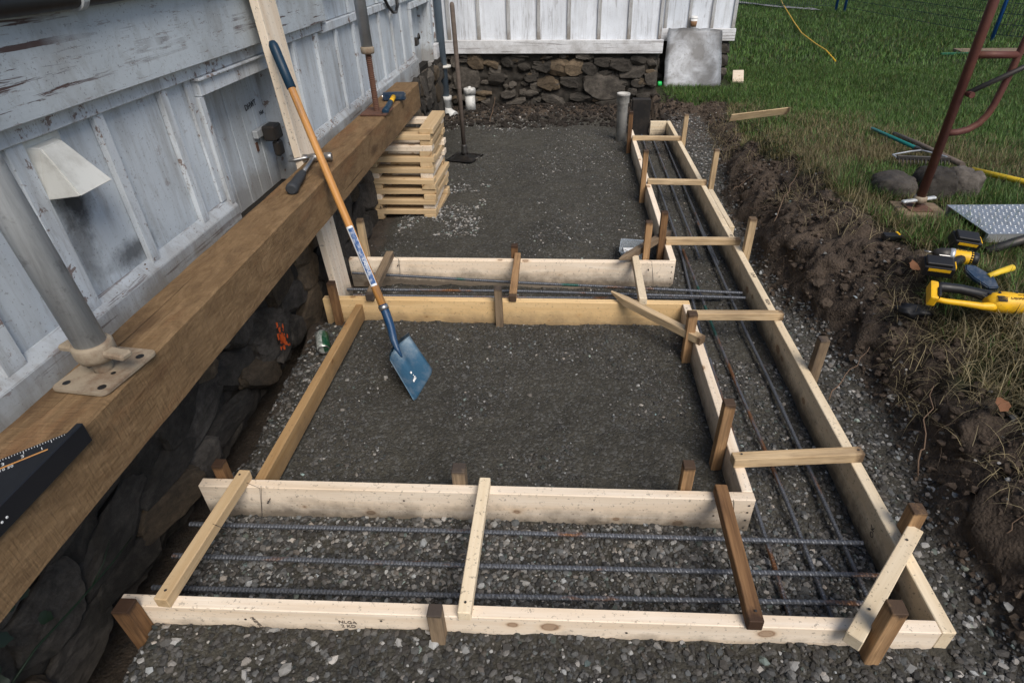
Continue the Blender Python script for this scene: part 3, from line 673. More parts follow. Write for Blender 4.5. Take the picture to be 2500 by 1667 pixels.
# hasp and padlock of the hatch
hp = bx('hasp', -1.572, -1.545, 3.00, 3.19, .925, .965, 'galv', h1, .004)
bx('hasp_box', -1.545, -1.48, 3.05, 3.15, .90, .975, 'darksteel', h1, .008)
bx('padlock', -1.515, -1.480, 3.065, 3.125, .82, .895, 'darksteel', h1, .008)
link('padlock_shackle', tube_mesh('padlock_shackle', [(-1.497, 3.075, .89), (-1.497, 3.075, .925), (-1.497, 3.085, .94), (-1.497, 3.105, .94), (-1.497, 3.115, .925), (-1.497, 3.115, .89)], .007, 8), M['steel'], h1)
bx('rust_patch', -1.5735, -1.5695, 3.01, 3.03, .86, .905, 'rust', h1, 0)
h2 = hatch(6.26, 7.08, .62, 1.218, 6, -1.575)
bx('padlock', -1.565, -1.50, 6.62, 6.72, .86, .93, 'darksteel', h2, .012)
link('padlock_shackle', tube_mesh('padlock_shackle', [(-1.49, 6.64, .92), (-1.49, 6.64, .95), (-1.49, 6.67, .965), (-1.49, 6.70, .95), (-1.49, 6.70, .92)], .009, 8), M['darksteel'], h2)
bx('header_board', WX - .05, WX + .03, 6.22, 7.14, 1.219, 1.275, 'batten', house, .003)
bx('corner_block', WX + .001, WX + .05, 7.16, 7.56, .655, .80, 'farskirt', house, .003)
bx('corner_post', -1.53, -1.44, 7.02, 7.13, .22, .654, 'skirt', house, .004)
# vent hood on the wall, soot under it
v = bx('vent_flange', WX + .001, WX + .008, 1.548, 1.705, 1.148, 1.308, 'ventpaint', house, .003)
bm = bmesh.new()
q = [(0, 1.572, 1.292), (0, 1.682, 1.292), (0, 1.696, 1.152), (0, 1.553, 1.152), (.030, 1.586, 1.288), (.030, 1.668, 1.288), (.110, 1.696, 1.166), (.110, 1.553, 1.166)]
vv = [bm.verts.new((WX + .006 + a, b, c)) for a, b, c in q]
for f in ((4, 5, 6, 7), (0, 1, 5, 4), (1, 2, 6, 5), (3, 0, 4, 7)): bm.faces.new([vv[i] for i in f])
bmesh.ops.recalc_face_normals(bm, faces=bm.faces[:]); bmesh.ops.solidify(bm, geom=bm.faces[:], thickness=.003)
bmesh.ops.bevel(bm, geom=bm.edges[:], offset=.0035, segments=2, affect='EDGES')
hood = link('vent_hood', bm_mesh(bm, 'vent_hood'), M['ventpaint'], house)
lathe('screw', [(.0, 0), (.006, 0), (.006, .003), (.003, .004)], 10, 'darksteel', hood, axes((0, 1, 0), (0, 0, 1), (WX + .008, 1.556, 1.20)))
# black pipe under the eave, cable loop
link('eave_pipe', tube_mesh('eave_pipe', [(-1.375, -1, 1.628), (-1.375, 1.86, 1.628), (-1.375, 4.2, 1.66)], .029, 14), M['black'], house)
for y in (.9, 1.86): lathe('pipe_clamp', [(.030, -.012), (.036, -.012), (.036, .012), (.030, .012)], 16, 'galv', house, axes((1, 0, 0), (0, 0, 1), (-1.375, y, 1.628)))
link('cable_loop', tube_mesh('cable_loop', [(-1.43, 5.05, 1.55), (-1.42, 5.22, 1.42), (-1.42, 5.37, 1.315), (-1.42, 5.50, 1.262), (-1.42, 5.60, 1.255), (-1.42, 5.68, 1.30), (-1.43, 5.69, 1.42), (-1.44, 5.66, 1.6)], .013, 8), M['cabler'], house)
# back wall
xs = [-1.44, -1.3375] + [-.995 + .3425 * k for k in range(7)]
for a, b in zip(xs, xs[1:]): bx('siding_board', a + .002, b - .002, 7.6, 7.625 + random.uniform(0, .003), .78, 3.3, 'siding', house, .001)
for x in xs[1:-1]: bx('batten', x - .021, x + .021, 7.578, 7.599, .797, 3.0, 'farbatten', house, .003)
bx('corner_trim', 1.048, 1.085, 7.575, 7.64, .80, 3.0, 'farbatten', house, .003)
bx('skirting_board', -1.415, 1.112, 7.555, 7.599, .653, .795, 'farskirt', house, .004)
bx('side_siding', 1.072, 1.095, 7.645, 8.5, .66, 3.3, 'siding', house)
# wing
wx = [1.10, 1.25, 1.545, 1.83, 2.105]
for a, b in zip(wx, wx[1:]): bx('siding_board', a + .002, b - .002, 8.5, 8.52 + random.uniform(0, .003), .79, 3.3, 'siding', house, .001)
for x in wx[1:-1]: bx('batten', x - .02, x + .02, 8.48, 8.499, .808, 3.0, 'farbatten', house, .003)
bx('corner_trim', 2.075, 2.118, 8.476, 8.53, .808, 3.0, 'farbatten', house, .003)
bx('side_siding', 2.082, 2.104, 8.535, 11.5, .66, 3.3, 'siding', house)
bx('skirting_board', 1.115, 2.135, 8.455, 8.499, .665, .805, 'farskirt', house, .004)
# eaves far above, out of the picture but part of the light
bx('eave', -2.2, -.85, -1.5, 9.0, 3.30, 3.36, 'batten', house, 0)
bx('eave', -.84, 2.6, 7.0, 11.5, 3.30, 3.36, 'batten', house, 0)

# ---- rubble foundation: one backing of mortar, every stone a piece of its own
def stone_mesh(k):
    V, F = ico(4); r = random.Random(k); a, b, c, d = (r.uniform(0, 50) for _ in range(4))
    rg = np.random.default_rng(k + 40)
    for _ in range(11):
        d = rg.normal(size=3); d /= np.linalg.norm(d); o_ = rg.uniform(.58, .86); q = V @ d - o_; V = V - np.maximum(q, 0)[:, None] * d[None] * .96
    V = V / np.abs(V).max(axis=0); V[:, 0] = np.clip(V[:, 0], -.62, .62) * 1.5; V[:, 1] = np.clip(V[:, 1], -.72, .72) * 1.35
    n = (fbm(V[:, 0] * 2.3 + a, V[:, 1] * 2.3 + V[:, 2] * 2.7 + b, k, 5, .6) - .5) * .26
    V = V * (1 + n)[:, None]
    me = np_mesh('stone', V, F, M['stone'], None, False); return me
STM = [stone_mesh(k) for k in range(9)]
STM_B = [m.copy() for m in STM]
for m in STM_B: m.materials.clear(); m.materials.append(M['stone_b'])
def stone(parent, c, size, k=0, rot=None):
    me = random.choice(STM_B if k == 1 else STM)
    e = Euler(rot if rot else (random.uniform(-.15, .15), random.uniform(-.15, .15), random.uniform(-.15, .15)))
    m = Matrix.Translation(c) @ e.to_matrix().to_4x4() @ Matrix.Diagonal((*size, 1))
    return link('stone', me, None, parent, m)
def backing(name, axis, u0, u1, z0, z1, base, amp, seed):
    us = np.arange(u0, u1 + .01, .018); zs = np.arange(z0, z1 + .001, .018); U, Z = np.meshgrid(us, zs)
    D = base + (fbm(U * 5, Z * 5, seed, 5, .6) - .5) * amp - np.abs(fbm(U * 9 + 4, Z * 9, seed + 3, 3) - .5) * amp * .8 * (1 if axis == 'x' else -1)
    V = np.c_[D.ravel(), U.ravel(), Z.ravel()] if axis == 'x' else np.c_[U.ravel(), D.ravel(), Z.ravel()]
    nx = len(us); i = (np.arange(len(zs) - 1)[:, None] * nx + np.arange(nx - 1)[None, :]).ravel(); F = np.c_[i, i + 1, i + nx + 1, i + nx]
    if axis == 'y': F = F
    return link(name, np_mesh(name, V, F, M['mortar'], None, True), None, house)
fl = backing('foundation_wall', 'x', -1, 7.62, -.06, .662, -1.415, .12, 5)
fb = backing('foundation_wall', 'y', -1.7, 1.09, -.06, .655, 7.625, .09, 6)
fw = backing('foundation_wall', 'y', 1.08, 2.09, 0, .67, 8.53, .04, 7)
bx('foundation_core', -2.2, -1.5, -1, 8.6, -.1, .655, 'mortar', house, 0); bx('foundation_core', -2.2, 1.05, 7.7, 9, -.1, .652, 'mortar', house, 0); bx('foundation_core', 1.07, 2.05, 8.58, 11.5, -.1, .655, 'mortar', house, 0)
bx('foundation_side', 1.03, 1.075, 7.66, 8.56, -.05, .655, 'mortar', house, .01)
zc = 0
for (z, hh) in ((.07, .13), (.22, .15), (.38, .15), (.54, .14)):
    y = -.2 + random.uniform(0, .2)
    while y < 7.5:
        w = random.uniform(.14, .36)
        if random.random() < .86:
            stone(fl, (-1.455 + random.uniform(-.008, .030) + .035 * (.6 - z), y + w / 2, z + random.uniform(-.03, .03)), (random.uniform(.050, .062), w * .60, hh * random.uniform(.58, .78)), 1 if random.random() < .2 else 0, (random.uniform(-.5, .5), random.uniform(-.10, .10), random.uniform(-.10, .10)))
        y += w * .93
BS = [(-1.6, 0.55, 0.118, 0.15, 0), (-1.58, 0.36, 0.092, 0.112, 0), (-1.2, 0.62, 0.079, 0.05, 0), (-1.06, 0.56, 0.171, 0.137, 1), (-1.18, 0.39, 0.263, 0.237, 0), (-0.86, 0.52, 0.118, 0.087, 1), (-0.82, 0.36, 0.171, 0.125, 0), (-0.68, 0.56, 0.131, 0.1, 0), (-0.49, 0.5, 0.131, 0.112, 0), (-0.63, 0.31, 0.079, 0.075, 0), (-0.28, 0.5, 0.197, 0.137, 0), (-0.09, 0.51, 0.223, 0.162, 1), (0.1, 0.5, 0.197, 0.15, 1), (0.29, 0.47, 0.171, 0.125, 2), (-0.23, 0.31, 0.184, 0.15, 1), (-0.21, 0.6, 0.105, 0.05, 0), (0.21, 0.61, 0.158, 0.062, 0), (0.45, 0.55, 0.197, 0.1, 0), (0.65, 0.52, 0.236, 0.125, 0), (0.84, 0.57, 0.158, 0.1, 0), (0.47, 0.3, 0.433, 0.275, 0), (0.79, 0.43, 0.263, 0.15, 0), (1.01, 0.38, 0.131, 0.162, 2), (-0.99, 0.21, 0.184, 0.075, 1), (-0.68, 0.21, 0.158, 0.087, 0), (-0.41, 0.21, 0.158, 0.1, 0), (-0.14, 0.14, 0.263, 0.087, 0), (0.8, 0.21, 0.105, 0.1, 2), (0.96, 0.17, 0.184, 0.112, 0), (-1.31, 0.57, 0.079, 0.125, 0), (-0.41, 0.38, 0.131, 0.087, 0), (-1.42, 0.39, 0.105, 0.112, 0), (-1.17, 0.15, 0.197, 0.075, 0), (0.06, 0.34, 0.197, 0.112, 0), (0.2, 0.17, 0.236, 0.1, 0), (-0.54, 0.62, 0.197, 0.05, 0), (0.54, 0.12, 0.289, 0.075, 0), (-1.44, 0.2, 0.118, 0.1, 0), (-0.59, 0.12, 0.21, 0.062, 0), (1.0, .55, .12, .12, 0)]
for x, z, w, h, k in BS:
    stone(fb, (x, 7.635, z), (w * .62, random.uniform(.045, .07), h * .64), 1 if k == 1 else 0, (random.uniform(-.12, .12), random.uniform(-.25, .25), random.uniform(-.12, .12)))
for k in range(70):
    stone(fb, (random.uniform(-1.5, 1.03), 7.640, random.uniform(.08, .63)), (random.uniform(.03, .09), .045, random.uniform(.025, .06)), 1 if random.random() < .25 else 0)
for x, z, w, h in ((1.18, .55, .14, .12), (1.17, .38, .12, .14), (1.2, .22, .16, .13), (2.03, .58, .15, .12), (2.02, .43, .17, .14), (2.04, .28, .14, .13), (1.6, .5, .3, .2), (1.6, .28, .3, .2), (1.9, .35, .12, .14)):
    stone(fw, (x, 8.53, z), (w * .52, .05, h * .54), 0)
for y, z, w, h in ((7.8, .5, .2, .2), (8.05, .35, .2, .2), (7.8, .25, .22, .2), (8.3, .5, .2, .2)): stone(house, (1.06, y, z), (.05, w * .5, h * .5), 0)
# orange survey paint sprayed on one stone
bm = bmesh.new()
for i in range(46):
    yy = 2.33 + random.gauss(0, .022); zz = .175 + random.gauss(0, .04); r = random.uniform(.003, .013)
    g = [bm.verts.new((-1.343 - .25 * (zz - .17) * .2 + random.uniform(-.001, .001), yy + r * random.uniform(.5, 1.1) * math.cos(a), zz + 1.5 * r * random.uniform(.5, 1.2) * math.sin(a))) for a in np.linspace(0, 2 * math.pi, 9)[:-1]]
    bm.faces.new(g)
bmesh.ops.solidify(bm, geom=bm.faces[:], thickness=.001)
link('paint_mark', bm_mesh(bm, 'paint_mark'), M['orangepaint'], house)['kind'] = 'stuff'
stone(fl, (-1.420, 2.33, .19), (.06, .16, .10), 0, (.1, .05, .05))

# brown litter caught on the ledge of the skirting
yy = np.concatenate([rng.uniform(3.4, 5.9, 2200), rng.uniform(1.6, 2.4, 60)]); xx = rng.uniform(-1.466, -1.438, len(yy)); zz = .828 - (xx + 1.468) * 1.2
kk = fbm(yy * 3, xx * 0, 201, 3) > .48
scatter_lumps('leaf_litter', np.c_[xx, yy, zz][kk], rng.uniform(.002, .006, kk.sum()), np.array([[.22, .14, .085]]) * rng.uniform(.4, 1.2, (kk.sum(), 1)), M['clod'], 'dry brown leaf litter caught on the house skirting ledge', 1, .5, .4, .2)

# ------------------------------------------------------------------ formwork
form = thing('formwork', 'nailed softwood footing formwork of planks, stakes and spreaders in the pit', 'formwork', (0, 2, 0))
ZT = .18
def fbd(a, b, mat, y0=0, z0=-.006, z1=ZT, w=.038, label=None):
    zc = (z0 + z1) / 2; o = board('form_board', (*a, zc), (*b, zc), w, z1 - z0, mat, form)
    if label: o['label'] = label
    return o
b1 = fbd((-1.27, .949), (1.056, .949), 'pine'); b2 = fbd((-1.265, 1.401), (.670, 1.401), 'pine')
b3 = fbd((-1.274, 2.709), (.670, 2.709), 'spruce', label='orange tinted plank closing the far side of the inner bay'); b4 = fbd((-1.28, 3.182), (.666, 3.182), 'pine')
fbd((.651, 1.421), (.651, 2.689), 'pine'); fbd((.655, 3.202), (.664, 6.10), 'pine')
fbd((1.077, .932), (1.077, 3.72), 'aged'); fbd((1.077, 3.724), (1.083, 6.455), 'aged')
board('splice_board', (1.117, 3.71, .09), (1.117, 4.42, .09), .036, .176, 'aged', form)
fbd((.895, 6.436), (1.060, 6.436), 'aged', z0=.085); fbd((.895, 6.434), (1.060, 6.434), 'aged', z0=-.03, z1=.083)
board('side_board', (-1.081, 1.422, .105), (-1.079, 2.689, .107), .038, .089, 'brown', form)
def stake(x, y, top, mat, s=.038, z0=None, lean=(0, 0), label=None, rot=0.0):
    z0 = (gz(x, y) - .05) if z0 is None else z0
    o = board('stake', (x - lean[0], y - lean[1], z0), (x, y, top), s, s, mat, form, .002, up=(math.sin(rot), math.cos(rot), 0))
    if label: o['label'] = label
    return o
stake(-1.212, .906, .222, 'stake_d', .046); stake(-.332, .909, .247, 'stake_g'); stake(.868, .900, .345, 'stake_o', .042)
stake(-1.205, 1.445, .232, 'stake_d'); stake(-.348, 1.442, .24, 'stake_g', .046); stake(.442, 1.443, .285, 'stake_o')
stake(.611, 1.665, .375, 'stake_o', .040); stake(.611, 2.375, .318, 'stake_o', .042); stake(-.328, 2.668, .275, 'stake_g')
stake(-1.197, 2.667, .295, 'stake_d'); stake(-1.187, 3.223, .41, 'stake_p'); stake(-.284, 3.224, .258, 'stake_d')
stake(.497, 3.224, .412, 'stake_o'); stake(.614, 3.42, .392, 'stake_d', .040); stake(.619, 4.53, .435, 'stake_o'); stake(.622, 5.81, .42, 'stake_d')
stake(1.119, 5.72, .415, 'stake_p'); stake(1.157, 4.58, .43, 'stake_p', lean=(-.0, .0)); stake(1.117, 3.335, .392, 'stake_p', .042); stake(1.118, 2.135, .345, 'stake_g', .042)
stake(1.120, 1.276, .285, 'stake_o', .044)
def spreader(a, b, mat, s=.038, label=None):
    o = board('spreader', (*a, ZT + s / 2 + .0005), (*b, ZT + s / 2 + .0005), s, s, mat, form)
    if label: o['label'] = label
    return o
spreader((.640, 5.73), (1.105, 5.725), 'stake_p'); spreader((.650, 4.525), (1.097, 4.505), 'stake_p'); spreader((.640, 3.425), (1.098, 3.432), 'stake_p', .04)
spreader((.628, 2.545), (1.10, 2.555), 'stake_p', .04); spreader((.624, 1.548), (1.098, 1.592), 'stake_p', .042)
spreader((1.123, 1.252), (.790, .885), 'aged', .044, 'diagonal corner brace of greyed timber')
spreader((-1.105, 1.426), (-1.123, .928), 'crib', .040); spreader((-.254, 1.420), (-.256, .920), 'aged', .038); spreader((.552, 1.412), (.545, .920), 'stake_d', .042, 'dark brown spreader across the near trench')
spreader((-1.030, 3.195), (-1.010, 2.672), 'stake_g', .042); spreader((-.264, 3.198), (-.256, 2.684), 'stake_o', .038); spreader((.428, 3.178), (.422, 2.672), 'aged', .040)
# nails with double heads, lumber stamps, hand lettering
def nail(p, d=(0, -1, 0), l=.022):
    p = Vector(p); d = Vector(d); link('nail', tube_mesh('nail', [p, p + d * l * .6, p + d * l * .62, p + d * l * .7, p + d * l * .72, p + d * l], [.0016, .0016, .004, .004, .0016, .0038], 6), M['darksteel'], form)
for p in ((.575, 1.382, .13), (-1.02, 1.382, .125), (-.98, 3.163, .15), (.51, 3.163, .14)): nail(p)
for x, y, z in ((-1.11, 1.40, .2205), (-1.12, .955, .2205), (-.255, .95, .2185), (.548, .95, .223), (1.08, 1.59, .223), (.655, 1.555, .223), (.86, .965, .225), (1.07, 1.2, .225)): nail((x, y, z), (0, 0, 1), .004)
for z in (.04, .08, .12, .155): nail((.652, 1.3818, z), (0, -1, 0), .003); nail((.648, 3.1628, z), (0, -1, 0), .003); nail((1.0575, .949 + random.uniform(-.01, .01), z), (-1, 0, 0), .002)
for x in (-.9, -.5, .2, .9): nail((x, .9298, random.uniform(.12, .16)), (0, -1, 0), .002); nail((x * .6, 1.3818, random.uniform(.08, .16)), (0, -1, 0), .002)
text('lumber_stamp', 'PREMIUM SPF', .016, 'greyink', axes((.35, 0, -1), (1, 0, .35), (-.865, .9285, .10)), form)
text('lumber_stamp', 'NLGA\n2 KD', .020, 'greyink', axes((1, 0, -.02), (0, 0, 1), (-.60, .9285, .125)), form)
text('lumber_stamp', 'KILN', .026, 'greyink', axes((0, -1, 0), (1, 0, 0), (1.077, 2.72, .1815)), form)
text('lumber_stamp', 'S-P-F', .026, 'greyink', axes((0, -1, 0), (1, 0, 0), (1.077, 3.02, .1815)), form)
text('lumber_stamp', 'NT 2', .026, 'greyink', axes((0, -1, 0), (1, 0, 0), (1.077, 3.55, .1815)), form)
text('lumber_stamp', 'OK', .03, 'greyink', axes((0, .4, 1), (0, -1, .4), (1.0570, 1.33, .10)), form)
# tie wires from the spreaders to the bars
def wire(pts, name='tie_wire'): link(name, tube_mesh(name, pts, .0009, 5), M['darksteel'], form)
for x, y, yb in ((.565, 1.36, 1.296), (-1.05, 1.365, 1.297), (-1.08, 1.19, 1.168), (.56, 1.18, 1.17), (.575, 1.08, 1.06), (-.99, 3.14, 3.11), (.50, 3.14, 3.0)):
    wire([(x - .02, y, .222), (x + .022, y - .004, .20), (x + .024, (y + yb) / 2, .14), (x + .02, yb + .008, .088)]); wire([(x + .022, y + .006, .2), (x + .03, yb, .09), (x + .026, yb - .012, .085)])
# loose stakes laid on the forms
def pointed_stake(name, a, b, s, mat, label):
    a = Vector(a); b = Vector(b); l = (b - a).length; bm = bmesh.new(); bmesh.ops.create_cube(bm, size=1)
    for v in bm.verts: v.co = Vector((v.co.x * l, v.co.y * s, v.co.z * s))
    r = bmesh.ops.bisect_plane(bm, geom=bm.verts[:] + bm.edges[:] + bm.faces[:], plane_co=(-l / 2 + .10, 0, 0), plane_no=(1, 0, 0))
    for v in bm.verts:
        if v.co.x < -l / 2 + .01: v.co.y *= .25; v.co.z = v.co.z * .25 + s * .35
    bmesh.ops.bevel(bm, geom=bm.edges[:], offset=.002, segments=1, affect='EDGES')
    o = link(name, bm_mesh(bm, name), M[mat], None, frame(a, b)); return tag(o, label, 'stake')
pointed_stake('loose_stake', (.262, 2.742, .205), (.662, 2.318, .200), .040, 'stake_p', 'pointed wooden stake lying diagonally over the corner of the inner bay')
pointed_stake('loose_stake', (.325, 3.075, .228), (.675, 3.545, .203), .040, 'stake_g', 'muddy pointed stake leaning over plank end behind the two upright stakes')

# ------------------------------------------------------------------ rebar
def rebar(pts, r, mat, label):
    """ribbed bar; local X along the bar"""
    a, b = Vector(pts[0]), Vector(pts[-1]); mw = frame(a, b); inv = mw.inverted(); P = [inv @ Vector(p) for p in pts]
    L = (b - a).length; n = int(L / .0036); seg = 9
    xs = np.linspace(P[0].x, P[-1].x, n); ys = np.interp(xs, [p.x for p in P], [p.y for p in P]); zs = np.interp(xs, [p.x for p in P], [p.z for p in P])
    k = np.ones(41) / 41; pad = 20
    if n > 60: ys = np.convolve(np.pad(ys, pad, 'edge'), k, 'valid'); zs = np.convolve(np.pad(zs, pad, 'edge'), k, 'valid')
    a_ = np.arange(seg) / seg * 2 * np.pi; ph = (xs[:, None] / .0122 + a_[None] / (2 * np.pi) * 1.0) % 1.0
    rr = r * (1 + .19 * (ph < .40)); V = np.stack([np.repeat(xs[:, None], seg, 1), ys[:, None] + rr * np.cos(a_), zs[:, None] + rr * np.sin(a_)], -1).reshape(-1, 3)
    i = (np.arange(n - 1)[:, None] * seg + np.arange(seg)[None]).ravel(); j = (np.arange(n - 1)[:, None] * seg + (np.arange(seg)[None] + 1) % seg).ravel()
    F = np.c_[i, j, j + seg, i + seg]
    V = np.r_[V, [[xs[0], ys[0], zs[0]], [xs[-1], ys[-1], zs[-1]]]]; e0, e1 = len(V) - 2, len(V) - 1
    q = np.arange(seg); F = np.r_[F, np.c_[np.full(seg, e0), (q + 1) % seg, q, np.full(seg, e0)], np.c_[np.full(seg, e1), q + (n - 1) * seg, (q + 1) % seg + (n - 1) * seg, np.full(seg, e1)]]
    F3 = np.r_[F[:-2 * seg][:, [0, 1, 2]], F[:-2 * seg][:, [0, 2, 3]], F[-2 * seg:][:, :3]]
    o = link('rebar', np_mesh('rebar', V, F3, M[mat], None, False), None, None, mw); return tag(o, label, 'rebar', 'rebar laid in the footing trenches')
RB = .0078
rebar([(-1.28, 1.297, .080), (-.3, 1.297, .083), (1.018, 1.294, .085)], RB, 'rebar', 'ribbed steel bar nearest the inner plank in the near trench')
rebar([(-1.27, 1.170, .080), (-.25, 1.164, .083), (1.03, 1.173, .085)], RB, 'rebar', 'middle of three crosswise bars in the near trench, rust streaked')
rebar([(-1.27, 1.052, .080), (-.24, 1.057, .083), (1.0, 1.075, .085)], RB, 'rebar', 'crosswise bar closest to the front plank in the near trench')
rebar([(-1.26, 3.133, .105), (-.228, 3.042, .102), (1.017, 2.957, .100)], RB, 'rebar', 'crosswise bar slanting along far plank of the middle trench')
rebar([(-1.25, 2.940, .100), (-.223, 2.945, .100), (1.021, 2.903, .100)], RB, 'rebar', 'crosswise bar along the orange plank in the middle trench')
rebar([(-1.2, 2.94, .062), (-.1, 2.943, .060), (.93, 2.97, .060)], RB, 'rebar', 'lowest crosswise bar lying under the others in the middle trench')
Z1 = .052
rebar([(.810, 6.40, Z1), (.793, 5.18, Z1), (.785, 4.0, Z1), (.778, 3.54, Z1), (.740, 2.86, Z1), (.720, 2.45, Z1), (.719, 2.02, Z1)], .0072, 'rebar', 'lengthwise bar nearest the inner plank in the right trench')
rebar([(.722, 2.36, Z1 + .016), (.715, 1.456, Z1), (.709, 1.02, Z1)], .0072, 'rebar_r', 'rusty orange lengthwise bar beside the inner corner of the planks')
rebar([(.912, 6.35, Z1), (.899, 5.08, Z1), (.889, 3.90, Z1), (.884, 3.50, Z1)], .0072, 'rebar', 'centre lengthwise bar that ends half way along the right trench')
rebar([(.790, 3.58, Z1 + .015), (.798, 3.05, Z1 + .01), (.802, 2.65, Z1), (.815, 2.15, Z1), (.836, 1.48, Z1), (.833, 1.02, Z1)], .0072, 'rebar_r', 'partly rusted lengthwise bar running down the middle to the front plank')
rebar([(1.022, 6.38, Z1), (1.003, 5.06, Z1), (.985, 3.93, Z1), (.986, 3.41, Z1)], .0072, 'rebar', 'far lengthwise bar close to the outer plank of the right trench')
rebar([(.972, 4.08, Z1 + .006), (.968, 3.06, Z1), (.966, 2.65, Z1), (.972, 2.2, Z1), (.970, 1.456, Z1), (.969, 1.02, Z1)], .0072, 'rebar', 'near lengthwise bar close to the outer plank, lapped with another')
rebar([(.880, 1.262, .046), (.905, 1.198, .044)], .0075, 'rebar', 'short stub of ribbed bar lying in the near right corner')

# ------------------------------------------------------------------ temporary support: beam, crib, jacks, prop board
def rough_beam():
    a, b = Vector((-1.150, -.35, .760)), Vector((-1.218, 4.86, .760)); L = (b - a).length
    n = 150; prof = []
    V = []; F = []; s = .178
    ring = [(-s / 2, -s / 2), (0, -s / 2), (s / 2, -s / 2), (s / 2, 0), (s / 2, s / 2 - .006), (s / 2 - .006, s / 2), (0, s / 2), (-s / 2 + .006, s / 2), (-s / 2, s / 2 - .006), (-s / 2, 0)]
    m = len(ring); xs = np.linspace(-L / 2, L / 2, n)
    for i, x in enumerate(xs):
        for j, (u, v) in enumerate(ring):
            w = (float(fbm(np.array([x * 6 + j * 7.3]), np.array([j * 3.1]), 23, 3)[0]) - .5) * .010
            V.append((x, u * (1 + w * 2) + w * .3, v + w * .5))
    V = np.array(V); i = (np.arange(n - 1)[:, None] * m + np.arange(m)[None]).ravel(); j = (np.arange(n - 1)[:, None] * m + (np.arange(m)[None] + 1) % m).ravel()
    F = np.r_[np.c_[i, j, j + m], np.c_[i, j + m, i + m]]
    e = np.array([[0, k + 1, k] for k in range(1, m - 1)] + [[(n - 1) * m, (n - 1) * m + k, (n - 1) * m + k + 1] for k in range(1, m - 1)])
    o = link('timber_beam', np_mesh('timber_beam', V, np.r_[F, e], M['beam'], None, False), None, None, frame(a, b))
    tag(o, 'long rough sawn brown timber beam shoring the house wall', 'beam')
rough_beam()
crib = thing('timber_crib', 'square crib of stacked short pale lumber offcuts under the beam', 'crib', (-1.18, 4.5, 0))
nl = 17; lz = .0378
for k in range(nl):
    z = .022 + lz * (k + .5); t = k / nl; dx = .010 * t + random.uniform(-.003, .003); dy = .07 * t * t + random.uniform(-.003, .003)
    if k % 2 == 0:      # pieces running away from the viewer
        for x in (-1.385, -.985):
            j = random.uniform(-.012, .012); board('crib_board', (x + dx + j, 4.165 + dy + random.uniform(-.008, .012), z), (x + dx + j + random.uniform(-.015, .015), 4.70 + dy, z), random.choice((.089, .089, .10, .115)), lz - .0004, 'crib' if random.random() < .8 else 'pine', crib, .0025)
    else:
        for y in (4.205, 4.64):
            j = random.uniform(-.008, .008); board('crib_board', (-1.43 + dx + j, y + dy, z), (-.938 + dx + j + random.uniform(-.006, .006), y + dy + random.uniform(-.01, .01), z), .089, lz - .0004, 'crib' if random.random() < .75 else 'pine', crib, .0025)
text('hand_lettering', 'Kiln', .034, 'ink', axes((1, 0, .05), (0, 0, 1), (-1.335, 4.151, .118)), crib, shear=.2)
text('hand_lettering', 'Kiln', .034, 'ink', axes((1, 0, .05), (0, 0, 1), (-.965, 4.212, .424)), crib, shear=.2)

pb = board('prop_board', (-1.246, 2.915, .01), (-1.385, 2.99, 2.25), .184, .038, 'pine', None, .003, up=(1, 0, 0))
tag(pb, 'tall pale plank propped upright between the beam and the house', 'plank')

def hexnut(r, h): return [(0, 0), (r, 0), (r, h), (0, h)]
def screw_prof(r, z0, z1, pitch=.009):
    p = []; z = z0
    while z < z1: p += [(r, z), (r * .84, z + pitch * .5)]; z += pitch
    return p + [(r, z1)]
def plate_with_holes(name, w, d, h, holes, mat, parent, mw, r=.018):
    o = prism(name, [(w / 2 - r + r * math.cos(a), d / 2 - r + r * math.sin(a)) for a in np.linspace(0, math.pi / 2, 5)] + [(-w / 2 + r + r * math.cos(a), d / 2 - r + r * math.sin(a)) for a in np.linspace(math.pi / 2, math.pi, 5)] + [(-w / 2 + r + r * math.cos(a), -d / 2 + r + r * math.sin(a)) for a in np.linspace(math.pi, 1.5 * math.pi, 5)] + [(w / 2 - r + r * math.cos(a), -d / 2 + r + r * math.sin(a)) for a in np.linspace(1.5 * math.pi, 2 * math.pi, 5)], h, mat, parent, mw, .0012)
    for (x, y, rr) in holes: lathe('bolt_hole', [(0, 0), (rr, 0), (rr, .0006), (0, .0006)], 14, 'black', o, mw @ Matrix.Translation((x, y, h + .0002)))
    return o
j1 = thing('screw_jack', 'grey steel post jack on a rusty cast plate near the vent hood', 'jack post', (-1.155, 1.158, .85))
pw = Matrix.Translation((-1.152, 1.158, .8535)) @ Matrix.Rotation(R(-7), 4, 'Z')
plate_with_holes('base_plate', .152, .188, .009, [(-.05, -.068, .009), (.05, -.07, .010), (-.045, .062, .009), (.05, .06, .010), (.035, -.015, .006), (-.045, .0, .006)], 'rustplate', j1, pw)
sm = Matrix.Translation((-1.155, 1.158, .862))
lathe('screw', screw_prof(.0235, 0, .055, .008), 20, 'rustplate', j1, sm, True)
nut = lathe('collar_nut', [(.026, .030), (.040, .034), (.046, .050), (.046, .076), (.043, .082), (.030, .082)], 22, 'rustplate', j1, sm, True)
for ang in (12, 192):
    d = Vector((math.cos(R(ang)), -math.sin(R(ang)) * 1.0, 0)); board('nut_handle', Vector((-1.155, 1.158, .920)) + d * .035, Vector((-1.155, 1.158, .917)) + d * .098, .034, .018, 'rustplate', nut, .005)
link('post_tube', tube_mesh('post_tube', [(-1.155, 1.158, .925), (-1.188, 1.155, 1.5), (-1.25, 1.15, 2.6)], .0355, 28), M['galv'], j1)
j2 = thing('screw_jack', 'galvanised tube with long rusty screw jack standing farther along the beam', 'jack post', (-1.185, 3.87, .85))
